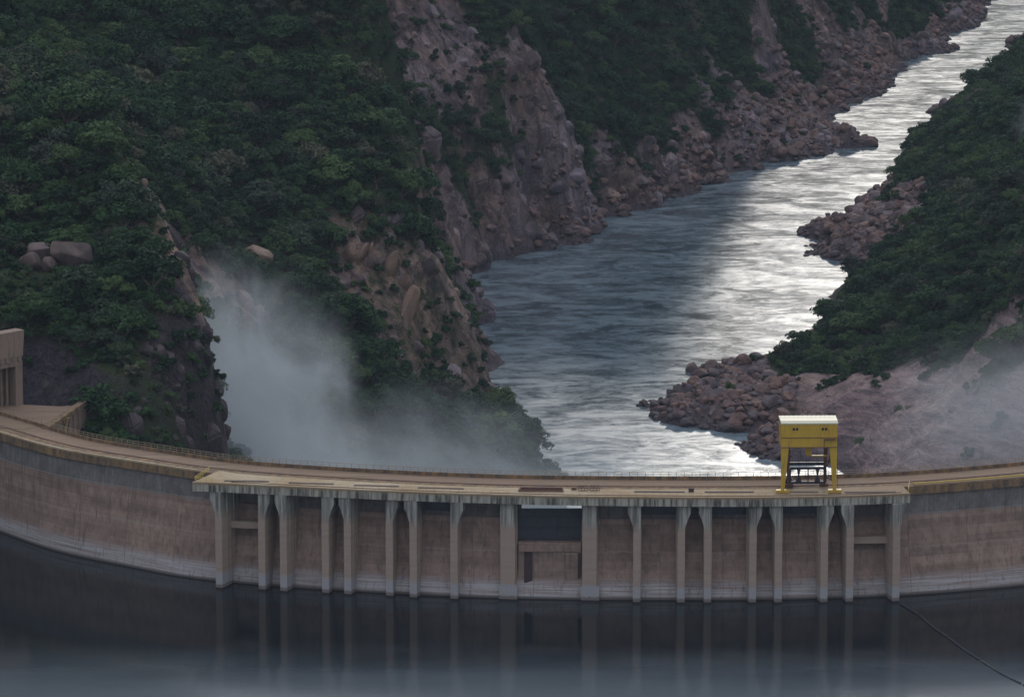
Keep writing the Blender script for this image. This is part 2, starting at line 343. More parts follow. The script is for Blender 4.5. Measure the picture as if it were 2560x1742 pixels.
Yp([(1480, 470, 2258), (1580, 440, 2300), (1700, 380, 2352), (1850, 310, 2432), (1950, 250, 2520), (2000, 220, 2580), (1900, 340, 2450), (2000, 300, 2530), (2100, 230, 2640), (2150, 130, 2740), (2230, 60, 2820), (2280, 0, 2880), (2200, 180, 2720), (2330, 30, 2930)], .08, .15)
Yp([(1500, -300, 2480), (900, -300, 2330), (2000, -300, 2850), (2300, -150, 3050), (2480, -120, 3350), (1200, -150, 2380)], 1)
Yp([(1740, 270, 2402), (1870, 175, 2508), (2000, 80, 2640), (2100, 20, 2745), (1620, 300, 2350), (1550, 335, 2318)], 1)
Yp([(1540, 410, 2300), (1640, 385, 2338), (1760, 345, 2392), (1870, 270, 2468), (1960, 200, 2562), (2080, 118, 2682)], 0, .1)
# D: right bank
SHD = [(2140, 1190), (2110, 1160), (2060, 1130), (1960, 1100), (1900, 1096), (1850, 1078), (1760, 1056), (1640, 1028), (1626, 1020), (1690, 978), (1780, 942), (1880, 902), (1960, 880)]
SHD2 = [(2190, 697), (2140, 660), (2060, 612), (2027, 590), (2060, 566), (2130, 540), (2190, 500), (2235, 468)]
Zp([(a, b_, RIV) for a, b_ in SHD + SHD2], 0)
Wp([(60, 1930, -106), (78, 1985, -106), (95, 2030, -106), (30, 1845, -108), (60, 1790, -106), (40, 1860, -108), (75, 1900, -104), (108, 2200, -108), (150, 2360, -106), (185, 2480, -104), (225, 2600, -104), (262, 2750, -104), (300, 2900, -104), (80, 2100, -110), (110, 2300, -110)], 0)
Zp([(1750, 1010, -93), (1850, 960, -91), (1850, 1030, -93), (1950, 1050, -92), (1960, 950, -88), (2020, 1080, -92), (1700, 1015, -95.5)], 0, .25)
Zp([(2130, 600, -92), (2200, 570, -88), (2250, 520, -86), (2180, 640, -93)], 0, .15)
Zp([(2100, 1000, -84), (2200, 1100, -87), (2300, 1130, -80), (2400, 1000, -72), (2560, 1000, -62), (2560, 1180, -78), (2420, 1170, -84), (2250, 980, -79), (2480, 900, -62)], .02, .1)
Zp([(2035, 878, -91), (2085, 830, -89), (2110, 770, -88), (2180, 725, -88), (2150, 880, -82), (2300, 850, -73), (2300, 700, -70), (2400, 750, -58), (2480, 830, -58), (2250, 620, -80), (2350, 580, -66),
    (2560, 850, -46), (2560, 650, -26), (2450, 550, -42), (2320, 460, -78), (2400, 400, -62), (2560, 400, -14), (2450, 300, -52), (2320, 378, -84), (2360, 320, -82), (2440, 258, -78), (2505, 205, -70), (2340, 430, -76), (2410, 330, -70), (2480, 275, -60), (2540, 200, -58), (2565, 145, -66), (2560, 250, -40)], 1)
Wp([(200, 2420, -96), (222, 2520, -97), (258, 2640, -97), (300, 2800, -98), (345, 2950, -98), (400, 3150, -90), (420, 3400, -90), (340, 2600, -20), (420, 2900, 0), (500, 2000, 210), (500, 1600, 200), (330, 1400, 70), (330, 1250, 60), (260, 1700, -10), (300, 1900, 60), (480, 2500, 150), (190, 1400, -70), (150, 1500, -95), (130, 1600, -95)], 1)
# dam abutments and the far country
Wp([(-138, 1225, -30), (-128, 1245, -40), (-150, 1255, 24), (-175, 1250, 22), (-165, 1275, 26), (-200, 1230, 20), (-300, 1180, 60), (-300, 1050, 80), (-140, 1272, 25.5), (-118, 1268, 8), (-160, 1200, -20), (-160, 1140, -40), (-220, 1120, 0),
    (0, 1150, -110), (100, 1150, -110), (-100, 1150, -110), (205, 1200, 5), (215, 1225, 27), (240, 1260, 45), (230, 1160, -10), (300, 1100, 60), (175, 1230, -40), (180, 1160, -60)], .8)
Wp([(-260, 1850, 260), (-120, 2040, 230), (-150, 2220, 320), (-40, 2340, 200), (110, 2580, 160)], 1)
Wp([(-800, 1300, 280), (-700, 1100, 200), (-500, 1700, 300), (-800, 2500, 420), (-300, 2700, 250), (0, 3000, 200), (0, 4200, 380), (-600, 5500, 500), (800, 1300, 260), (900, 2300, 350), (1000, 4000, 400), (600, 3300, 60), (560, 3900, 60), (330, 4000, 150), (300, 5600, 320), (800, 5600, 420), (1200, 1100, 300)], 1)
PTS = np.array(PTS)

def vnoise(x, y, seed=0):
    xi = np.floor(x).astype(np.int64); yi = np.floor(y).astype(np.int64); fx = x - xi; fy = y - yi
    fx = fx * fx * (3 - 2 * fx); fy = fy * fy * (3 - 2 * fy)
    def h(a, b_):
        n_ = (a * 374761393 + b_ * 668265263 + seed * 1442695041) & 0xffffffff
        n_ = ((n_ ^ (n_ >> 13)) * 1274126177) & 0xffffffff
        return ((n_ ^ (n_ >> 16)) & 0xffff) / 65535.0
    return (h(xi, yi) * (1 - fx) + h(xi + 1, yi) * fx) * (1 - fy) + (h(xi, yi + 1) * (1 - fx) + h(xi + 1, yi + 1) * fx) * fy
def fbm(x, y, sc, octv=4, seed=0, ridge=False):
    s = 0; a = 1; t = 0
    for o in range(octv):
        v = vnoise(x / sc, y / sc, seed + o * 17)
        if ridge: v = 1 - abs(2 * v - 1)
        s = s + a * v; t += a; a *= .5; sc /= 2.07
    return s / t
CQ = 7.0
def phi(X, Y, P): return np.sqrt((X[:, None] - P[None, :, 0]) ** 2 + (Y[:, None] - P[None, :, 1]) ** 2 + CQ * CQ)
A_ = phi(PTS[:, 0], PTS[:, 1], PTS); n_ = len(PTS)
K = np.zeros((n_ + 1, n_ + 1)); K[:n_, :n_] = A_ - np.eye(n_) * .6; K[:n_, n_] = 1; K[n_, :n_] = 1
WZ = np.linalg.solve(K, np.concatenate([PTS[:, 2], [0]]))
def sst0(t): t = np.clip(t, 0, 1); return t * t * (3 - 2 * t)
def surf(X, Y):
    X = np.asarray(X, float).ravel(); Y = np.asarray(Y, float).ravel(); z = np.empty(len(X)); v = np.empty(len(X)); oc = np.empty(len(X))
    for i in range(0, len(X), 20000):
        sl = slice(i, i + 20000); ph = phi(X[sl], Y[sl], PTS); z[sl] = ph @ WZ[:n_] + WZ[n_]
        w = 1 / (ph ** 4); w /= w.sum(1, keepdims=True); v[sl] = w @ PTS[:, 3]; oc[sl] = w @ PTS[:, 4]
    # crags and gullies; stronger where rock is bare
    bare = (1 - np.clip(v, 0, 1)) * (1 - .75 * sst0((X - 60) / 30) * sst0((1960 - Y) / 60))
    keep = np.clip((Y - 1262) / 25, 0, 1) * np.clip((z - RIV + 8) / 14, .15, 1)
    w1 = X * .8 + Y * .35; w2 = -X * .35 + Y * .8
    rid = fbm(w1, w2 * .6, 26, 5, 3, True) - .5
    blk = fbm(X * .9 + Y * .45, (Y * .9 - X * .45) * .45, 11, 3, 21, True) - .5
    z = z + keep * ((fbm(X, Y, 60, 4, 9) - .5) * 13 + rid * (3.5 + 3.5 * bare) + bare * ((fbm(X, Y, 7, 3, 5, True) - .5) * 5.2 + np.floor(blk * 7) * 1.5))
    v = np.where((X / Y > np.where(Y < 2290, .0885, .079)) & (Y > 2120) & (z > RIV + 12), np.maximum(v, 1), v)
    return z, v, oc

u = np.concatenate([np.linspace(-.7, -.16, 34)[:-1], np.linspace(-.16, .15, 400), np.linspace(.15, .7, 34)[1:]])
ys = np.concatenate([np.arange(1120, 1240, 6), np.arange(1240, 1790, 1.9), np.arange(1790, 2600, 3.2), np.arange(2600, 3300, 6), np.arange(3300, 6200, 60)])
U, YY = np.meshgrid(u, ys); XX = U * YY
ZZ, VV, OO = surf(XX, YY)
nr, nc = XX.shape
co = np.stack([XX.ravel(), YY.ravel(), ZZ], 1)
idx = np.arange(nr * nc).reshape(nr, nc)
fc = np.stack([idx[:-1, :-1], idx[:-1, 1:], idx[1:, 1:], idx[1:, :-1]], -1).reshape(-1, 4)
me = bpy.data.meshes.new('terrain'); me.vertices.add(len(co)); me.vertices.foreach_set('co', co.ravel())
me.loops.add(fc.size); me.loops.foreach_set('vertex_index', fc.ravel()); me.polygons.add(len(fc))
me.polygons.foreach_set('loop_start', np.arange(0, fc.size, 4)); me.polygons.foreach_set('loop_total', np.full(len(fc), 4)); me.update()
def sst(t): t = np.clip(t, 0, 1); return t * t * (3 - 2 * t)
def slabmask(X, Y):
    return np.maximum(sst((X - 104 - (1800 - Y) * -.04) / 22) * sst((1930 - Y) / 60), sst((X + 64) / 12) * sst((2 - X) / 14) * sst((Y - 2030) / 30) * sst((2140 - Y) / 25))
SLAB = slabmask(XX, YY).ravel()
for nm, arr in (('veg', VV), ('ochre', OO), ('slab', SLAB)):
    a = me.attributes.new(nm, 'FLOAT', 'POINT'); a.data.foreach_set('value', arr.astype(np.float32))
terrain = tag(link('terrain', me, M['terrain']), kind='structure')
ZG = ZZ.reshape(nr, nc)
def ground(X, Y):                               # bilinear look-up on the built mesh
    X = np.asarray(X, float); Y = np.asarray(Y, float); uu = X / Y
    j = np.clip(np.searchsorted(u, uu) - 1, 0, nc - 2); i = np.clip(np.searchsorted(ys, Y) - 1, 0, nr - 2)
    fu = (uu - u[j]) / (u[j + 1] - u[j]); fy = (Y - ys[i]) / (ys[i + 1] - ys[i])
    def g(G): return (G[i, j] * (1 - fu) + G[i, j + 1] * fu) * (1 - fy) + (G[i + 1, j] * (1 - fu) + G[i + 1, j + 1] * fu) * fy
    return g(ZG), g(VV.reshape(nr, nc))
# what the photograph's viewpoint can see of the hills (used only to choose which trees are single objects)
EL = np.arctan2(ZG - CZ, YY); HOR = np.maximum.accumulate(EL, 0)
def seen(X, Y, ztop):
    uu = X / Y; j = np.clip(np.searchsorted(u, uu) - 1, 0, nc - 1); i = np.clip(np.searchsorted(ys, Y) - 3, 0, nr - 1)
    return (np.arctan2(ztop - CZ, Y) > HOR[i, j]) & (abs(uu) < .1085)

#@@WATER
def water(name, pts, z, mat):
    me = bpy.data.meshes.new(name); me.from_pydata([(x, y, z) for x, y in pts], [], [tuple(range(len(pts)))])
    bm = bmesh.new(); bm.from_mesh(me); bmesh.ops.triangulate(bm, faces=bm.faces[:])
    for f in bm.faces:
        f.normal_update()
        if f.normal.z < 0: f.normal_flip()
    bm.to_mesh(me); bm.free()
    return tag(link(name, me, mat), kind='structure')
def river_mat():
    m, n, b = newmat('river_water'); p = n.pos(); x, y, z = n.sep(p)
    q = n.node('ShaderNodeMapping'); n.put(q.inputs[0], p); q.inputs['Rotation'].default_value = (0, 0, R(-14)); q.inputs['Scale'].default_value = (.55, 1, 1)
    q = q.outputs[0]
    w1 = n.noise(q, .045, 6, .62, 1.6); w2 = n.noise(q, .22, 6, .72, 1.0); w3 = n.noise(p, .9, 4, .7, .5)
    near = n.mr(y, 2000, 1750)                       # churned water below the sluices
    st = n.math('ADD', n.math('MULTIPLY', w1, .55), n.math('MULTIPLY', w2, .45))
    c = n.ramp(n.math('ADD', st, n.math('MULTIPLY', near, .06)), [(.40, (.032, .046, .056)), (.50, (.120, .158, .180)), (.60, (.21, .265, .295))])
    foam = n.mr(n.math('ADD', n.noise(q, .6, 7, .78, 1.2), n.math('MULTIPLY', near, .09)), .60, .72, 0, .75)
    c = n.mix(foam, c, (.38, .43, .46))
    n.put(b.inputs['Base Color'], c)
    n.put(b.inputs['Roughness'], n.mr(st, .4, .6, .12, .21)); b.inputs['IOR'].default_value = 1.33
    h = n.math('ADD', n.math('MULTIPLY', w1, 1.4), n.math('ADD', n.math('MULTIPLY', w2, .42), n.math('MULTIPLY', w3, .30)))
    n.put(b.inputs['Normal'], n.bump(h, .052, 1.0))
    return m
def lake_mat():
    m, n, b = newmat('reservoir_water'); p = n.pos(); x, y, z = n.sep(p)
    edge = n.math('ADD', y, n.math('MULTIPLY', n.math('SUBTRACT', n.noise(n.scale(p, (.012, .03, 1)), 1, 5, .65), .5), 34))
    wind = n.mr(edge, 1128, 1076, 0, 1, 'SMOOTHSTEP')   # a breeze stirs the open water, calm in the lee of the dam; also masks the painted sky sheen
    rip = n.math('MULTIPLY', n.noise(n.scale(p, (.5, 1, 1)), .9, 3, .6), n.mr(wind, 0, 1, .3, 1.0))
    nm = n.bump(rip, .02, .6)
    n.t.nodes.remove(b)
    sky_sheen = n.mix(wind, (.006, .010, .012), n.mix(n.noise(n.scale(p, (.15, .5, 1)), 1, 5, .7), (.092, .106, .118), (.120, .136, .148)))  # open water paler: reflected sky painted into the diffuse colour
    df = n.node('ShaderNodeBsdfDiffuse', {'Color': sky_sheen}); gl = n.node('ShaderNodeBsdfGlossy', {'Roughness': .10, 'Normal': nm}, distribution='BECKMANN')
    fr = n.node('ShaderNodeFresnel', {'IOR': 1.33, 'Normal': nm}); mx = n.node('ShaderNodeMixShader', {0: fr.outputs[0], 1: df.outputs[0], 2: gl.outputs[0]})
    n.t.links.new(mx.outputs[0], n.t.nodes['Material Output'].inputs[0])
    return m
M['river'] = river_mat(); M['lake'] = lake_mat()
water('river', [(-900, 1180), (900, 1180), (1500, 6200), (-1500, 6200)], RIV, M['river'])

# ------------------------------------------------------------------ dam
def spline(P, step):
    P = [np.array(p, float) for p in P]; P = [2 * P[0] - P[1]] + P + [2 * P[-1] - P[-2]]; out = []
    for i in range(1, len(P) - 2):
        for k in range(16):
            t = k / 16; a, b_, c, d = P[i - 1:i + 3]
            out.append(.5 * (2 * b_ + (c - a) * t + (2 * a - 5 * b_ + 4 * c - d) * t * t + (-a + 3 * b_ - 3 * c + d) * t ** 3))
    out = np.array(out + [P[-2]]); s = np.concatenate([[0], np.cumsum(np.linalg.norm(np.diff(out, axis=0), axis=1))])
    q = np.linspace(0, s[-1], int(s[-1] / step) + 1)
    return np.stack([np.interp(q, s, out[:, 0]), np.interp(q, s, out[:, 1])], 1)
CREST = spline([(-186, 1318), (-158, 1266), (-135.5, 1237), (-117.5, 1217), (-97, 1202.5), (-76, 1189.8), (-51, 1181.5), (-18, 1174), (12, 1170.6), (54, 1169.8), (80, 1171.5), (101, 1175.2), (130, 1184.9), (165, 1201), (205, 1226)], 2.0)
def normals(C):
    t = np.gradient(C, axis=0); t /= np.linalg.norm(t, axis=1)[:, None]; return np.stack([-t[:, 1], t[:, 0]], 1)  # points downstream
NR = normals(CREST)
def batter(x): return float(np.interp(x, [-140, -85, 200], [0, 4.6, 4.6]))
def dpt(i, off, z): return (CREST[i, 0] + NR[i, 0] * off, CREST[i, 1] + NR[i, 1] * off, z)
def nearest(x): return int(np.argmin(abs(CREST[:, 0] - x)))
dam = tag(empty('dam', (35, 1175, 0)), 'long curved concrete arch dam with piers and a brown stained crest road across the gorge', 'dam')
def dpart(mb, name, mat, **k):
    o = mb.build(name, mat, None, **k); o.parent = dam; o.matrix_parent_inverse = Matrix.Translation((-35, -1175, 0)); return o
GX0, GX1 = 2.0, 18.0                                   # crest spillway notch
iL, iR = nearest(GX0), nearest(GX1)
def wall_ring(i, top):
    x = CREST[i, 0]; b0 = batter(x)
    return [dpt(i, -b0 - 2, -14), dpt(i, -b0, 0), dpt(i, -b0 * .72, 5), dpt(i, -b0 * .3, 13), dpt(i, -.35, 19.9), dpt(i, 0, 20), dpt(i, 0, top), dpt(i, 11.6, top), dpt(i, 9.5, 12), dpt(i, 12, -30), dpt(i, 22, -112), dpt(i, 0, -112)] if top > 20.5 else \
           [dpt(i, -b0 - 2, -14), dpt(i, -b0, 0), dpt(i, -b0 * .72, 5), dpt(i, -b0 * .35, 12), dpt(i, -b0 * .3, top - .4), dpt(i, -b0 * .3, top), dpt(i, .5, top), dpt(i, 9, top - 1.5), dpt(i, 9.5, 10), dpt(i, 12, -30), dpt(i, 22, -112), dpt(i, 0, -112)]
for a, b_, top, nm in ((0, iL, 24.9, 'arch_wall'), (iL, iR, 13.6, 'spillway_sill'), (iR, len(CREST) - 1, 24.9, 'arch_wall')):
    mb = MB(); mb.sweep([wall_ring(i, top) for i in range(a, b_ + 1)]); dpart(mb, nm, M['wall'])
# crest road slab with raised kerbs, carried past the notch as a bridge
def strip(i0, i1, prof, name, mat):
    mb = MB(); mb.sweep([[dpt(i, o, z) for o, z in prof] for i in range(i0, i1 + 1)]); return dpart(mb, name, mat)
NI = len(CREST) - 1
strip(0, NI, [(-.5, 24.9), (-.5, 26.95), (12.3, 26.95), (12.3, 25.7), (11.6, 25.0), (.4, 24.902)], 'crest_slab', M['stained'])
strip(0, NI, [(5.0, 26.952), (5.0, 27.0), (11.6, 27.0), (11.6, 26.952)], 'roadway', M['road'])
strip(0, NI, [(11.8, 26.952), (11.8, 27.9), (12.15, 27.9), (12.15, 26.952)], 'downstream_parapet', M['stained'])
strip(0, NI, [(-.45, 26.952), (-.45, 27.15), (.1, 27.15), (.1, 26.952)], 'kerb', M['deck']) if False else None
strip(0, NI, [(4.3, 26.952), (4.3, 27.12), (4.7, 27.12), (4.7, 26.952)], 'crane_rail', M['rust'])
iP0, iP1 = nearest(-79), nearest(100.5)
strip(0, iP0, [(-.45, 26.952), (-.45, 27.35), (.15, 27.35), (.15, 26.952)], 'upstream_kerb', M['deck'])
strip(iP1, NI, [(-.45, 26.952), (-.45, 27.35), (.15, 27.35), (.15, 26.952)], 'upstream_kerb', M['deck'])
strip(iP1, NI, [(.6, 26.952), (.6, 27.6), (.75, 27.6), (.75, 26.952)], 'pipe', M['rail_yellow'])
mb = MB()
for i in range(0, NI, 1):
    p = dpt(i, 11.97, 27.9); q = dpt(i + 1, 11.97, 27.9)
    mb.bar(p, (p[0], p[1], 28.95), .11)
    for zz in (28.4, 28.95): mb.bar((p[0], p[1], zz), (q[0], q[1], zz), .08)
dpart(mb, 'downstream_railing', M['rail'])
# platform carried on the piers
FR = spline([(-80.6, 1178.6), (-74.6, 1177.8), (-28, 1168.6), (0, 1164.8), (14, 1163.4), (35, 1162.4), (57, 1162.0), (80, 1163.3), (99.4, 1166.2)], 2.0)
NF = normals(FR)
backL = CREST[nearest(-76.2)]; 
def back_of(i):
    x = FR[i, 0]; t = (FR[i] - np.array([35, 1560])); t = -t / np.linalg.norm(t); p = FR[i].copy()
    if i < 4: return np.array([-74.6 + i * .3, 1190.6 - i * .1])
    for _ in range(60):
        k = np.argmin(((CREST - p) ** 2).sum(1))
        if (p - CREST[k]) @ NR[k] > .25: break
        p = p + t * .25
    return p
def platform(z0, z1, grow, name, mat, i0=0, i1=None):
    mb = MB(); rings = []
    for i in range(i0, (len(FR) if i1 is None else i1)):
        f = FR[i] - NF[i] * grow; b_ = back_of(i) + NF[i] * .3
        rings.append([(f[0], f[1], z0), (f[0], f[1], z1), (b_[0], b_[1], z1), (b_[0], b_[1], z0)])
    mb.sweep(rings); return dpart(mb, name, mat)
platform(24.75, 26.9, 0, 'platform_beam', M['fascia'])
platform(26.903, 27.2, .12, 'platform_deck', M['deck'])

PIERS = [(-73.6, 1178.9), (-62.7, 1177.2), (-57.2, 1175.6), (-46.6, 1173.8), (-41.0, 1172.6), (-30.5, 1171.0), (-24.5, 1169.4), (-14.3, 1167.9),
         (31.2, 1164.6), (42.2, 1164.2), (48.8, 1164.3), (60.0, 1164.3), (66.4, 1164.4), (77.8, 1164.6), (84.2, 1165.0), (95.8, 1165.6)]
CEN = np.array([37.0, 1440.0])
def pdir(x, y): d = CEN - np.array([x, y]); return d / np.linalg.norm(d)
def wall_hit(x, y, d):
    p = np.array([x, y])
    for _ in range(200):
        k = np.argmin(((CREST - p) ** 2).sum(1))
        if (p - CREST[k]) @ NR[k] > .8: break
        p = p + d * .2
    return p
def pier_mesh(x, y, w, out, name='pier'):
    d = pdir(x, y); x, y = x - d[0] * (1.3 if out else .6), y - d[1] * (1.3 if out else .6); s = np.array([d[1], -d[0]]); e = wall_hit(x, y, d); L = np.linalg.norm(e - np.array([x, y]))
    mb = MB(); h = w / 2; f = 1.35
    prof = [(-h, -14), (h, -14), (h, 19.4), (h, 24.75), (-h, 24.75), (-h, 19.4)]
    if out > 0: prof[2:4] = [(h, 19.2), (h + f * .55, 21.3), (h + f, 22.8), (h + f, 24.75)]
    elif out < 0: prof[-2:] = [(-h - f, 24.75), (-h - f, 22.8), (-h - f * .55, 21.3), (-h, 19.2)]
    base = [(x + s[0] * a, y + s[1] * a, z) for a, z in prof]
    mb.prism(base, (d[0] * (L + .5), d[1] * (L + .5), 0))
    # corbel towards the reservoir under the platform edge
    if False:
        lo = -h - (f if out < 0 else 0); hi = h + (f if out > 0 else 0)
        tri = [(0, 24.74), (-1.5, 24.74), (-1.5, 23.9), (0, 20.5)]
        mb.prism([(x + d[0] * (a - .002) + s[0] * (lo + .01), y + d[1] * (a - .002) + s[1] * (lo + .01), z) for a, z in tri], (s[0] * (hi - lo - .02), s[1] * (hi - lo - .02), 0))
    # gate grooves as raised guide ribs on the inner flank
    for k in (.25, .42, .6):
        for sg in ([-1] if out > 0 else [1] if out < 0 else [1]):
            c = np.array([x, y]) + d * L * k + s * sg * (h + .12)
            mb.box((c[0], c[1], 5.2), (.24, .45, 38.6), math.atan2(d[1], d[0]) - math.pi / 2)
    return mb, d, s, e, L
for k, (x, y) in enumerate(PIERS):
    out = -1 if k % 2 == 0 else 1
    mb, d, s, e, L = pier_mesh(x, y, 1.85, out)
    dpart(mb, 'pier', M['pier'])
for x, y, w in ((-1.0, 1166.8, 3.7), (19.4, 1165.6, 3.6)):
    mb, d, s, e, L = pier_mesh(x, y, w, 0); dpart(mb, 'gate_pier', M['pier'])
    mb = MB(); mb.box((x + .25, y + 1.2, -5.0), (4.6, 3.6, 17.2), math.atan2(d[1], d[0]) - math.pi / 2); dpart(mb, 'pier_footing', M['pier'])
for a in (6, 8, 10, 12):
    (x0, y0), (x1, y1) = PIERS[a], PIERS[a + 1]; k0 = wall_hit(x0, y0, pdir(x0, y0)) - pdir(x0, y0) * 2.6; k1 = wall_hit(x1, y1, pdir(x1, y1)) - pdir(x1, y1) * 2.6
    mb = MB(); mb.prism([(k0[0] + .93, k0[1], 21.3), (k1[0] - .93, k1[1], 21.3), (k1[0] - .93, k1[1], 24.7), (k0[0] + .93, k0[1], 24.7)], (0, 1.2, 0)); dpart(mb, 'recess_shade', M['gate'])  # dark block stands in for the deep shade of the recess below the deck
# beams inside the end bays
for a, b_, z in ((0, 1, 15.4), (14, 15, 14.6)):
    (x0, y0), (x1, y1) = PIERS[a], PIERS[b_]; d = pdir((x0 + x1) / 2, y0); mb = MB()
    mb.bar((x0 + d[0] * 4 + .9, y0 + d[1] * 4, z), (x1 + d[0] * 4 - .9, y1 + d[1] * 4, z), 1.6, 1.7); dpart(mb, 'cross_beam', M['pier'])
# crest gate: sill block, gate leaf, slots
c0 = np.array([1.6, 1167.9]); c1 = np.array([17.4, 1167.2])
mb = MB(); dd = np.array([.08, 1.0]) * 4.0
mb.prism([(c0[0], c0[1], -14), (c1[0], c1[1], -14), (c1[0], c1[1], 14.2), (c0[0], c0[1], 14.2)], (dd[0], dd[1], 0)); dpart(mb, 'sill_block', M['wall'])
mb = MB(); mb.box((9.5, 1167.3, 12.9), (15.6, .9, 1.6)); dpart(mb, 'sill_beam', M['wall'])
for bx in ((4.1, 1167.72, 2.1), (16.9, 1167.2, .7)):
    mb = MB(); mb.box((bx[0], bx[1], 6.2), (bx[2], .3, 11.0)); dpart(mb, 'slot', M['slot'])
mb = MB(); mb.box((14.9, 1167.2, 6.2), (3.0, .5, 11.0)); dpart(mb, 'slot_cover', M['wall'])
mb = MB(); mb.box((9.7, 1170.3, 18.1), (17.4, .7, 8.4))
for k in range(9): mb.box((2.0 + k * 1.92, 1169.86, 17.9), (.22, .2, 7.8))
for zz in (14.6, 17.4, 20.2): mb.box((9.7, 1169.8, zz), (17.2, .32, .3))
dpart(mb, 'spillway_gate', M['gate'])
# deck furniture that belongs to the dam
def deckpt(px, py, z=27.2): return at_z(px, py, z)
for a, b_, py0, py1 in ((561, 672, 1202, 1204), (722, 835, 1207, 1210), (885, 997, 1213, 1216), (1045, 1160, 1219, 1222), (1586, 1712, 1229, 1230), (1762, 1885, 1230, 1230), (1960, 2045, 1230, 1230), (2112, 2240, 1231, 1230)):
    p = deckpt(a, py0); q = deckpt(b_, py1); mb = MB(); mb.bar((p[0], p[1], 27.24), (q[0], q[1], 27.24), 1.3, .09); dpart(mb, 'gate_slot', M['slot'])
for off in (1.9, 8.6):
    mb = MB()
    for i in range(1, len(FR) - 2):
        if FR[i, 0] < -72: continue
        a = FR[i] + NF[i] * off * .55; b_ = FR[i + 1] + NF[i + 1] * off * .55
        mb.bar((a[0], a[1], 27.27), (b_[0], b_[1], 27.27), .16, .14)
    if off < 5: dpart(mb, 'crane_rail', M['rust'])
def railing(pts, name, mat, h=1.15, r=.10):
    mb = MB()
    for a, b_ in zip(pts[:-1], pts[1:]):
        a = Vector(a); b_ = Vector(b_); n = max(1, round((b_ - a).length / 1.6))
        for k in range(n + 1):
            p = a.lerp(b_, k / n); mb.bar(p, p + Vector((0, 0, h)), r)
        for f in (.4, .7, 1): mb.bar(a + Vector((0, 0, h * f)), b_ + Vector((0, 0, h * f)), r * .9)
    return dpart(mb, name, mat)
fl = FR[0] + NF[0] * .4; 
railing([(fl[0] + .5, fl[1], 27.2), (fl[0] + 3.6, fl[1] + 11, 27.2)], 'end_railing', M['rail_yellow'], 1.2, .09)
railing([(fl[0] + .5, fl[1], 27.2), (fl[0] + 5.0, fl[1] - .6, 27.2)], 'end_railing', M['rail_yellow'], 1.2, .09)
fr_ = FR[-1] + NF[-1] * .4
railing([(fr_[0] - .4, fr_[1], 27.2), (fr_[0] + .6, fr_[1] + 8.3, 27.2)], 'end_railing', M['rail_yellow'], 1.2, .09)
mb = MB(); 
for i in range(4, len(FR) - 1, 1):
    a = FR[i] + NF[i] * .25; b_ = FR[i + 1 if i + 1 < len(FR) else i] + NF[i] * .25
    mb.bar((a[0], a[1], 27.2), (a[0], a[1], 28.2), .06)
    mb.bar((a[0], a[1], 28.2), (b_[0], b_[1], 28.2), .05)
dpart(mb, 'edge_railing', M['rail'])

# reservoir sheet ends inside the foot of the wall
pl = [dpt(i, 1.5, 0)[:2] for i in range(len(CREST))]
water('reservoir', [(-1500, 1318 + 0)] + [tuple(p) for p in pl if True] + [(1500, 1226), (1500, -400), (-1500, -400)], 0.0, M['lake'])

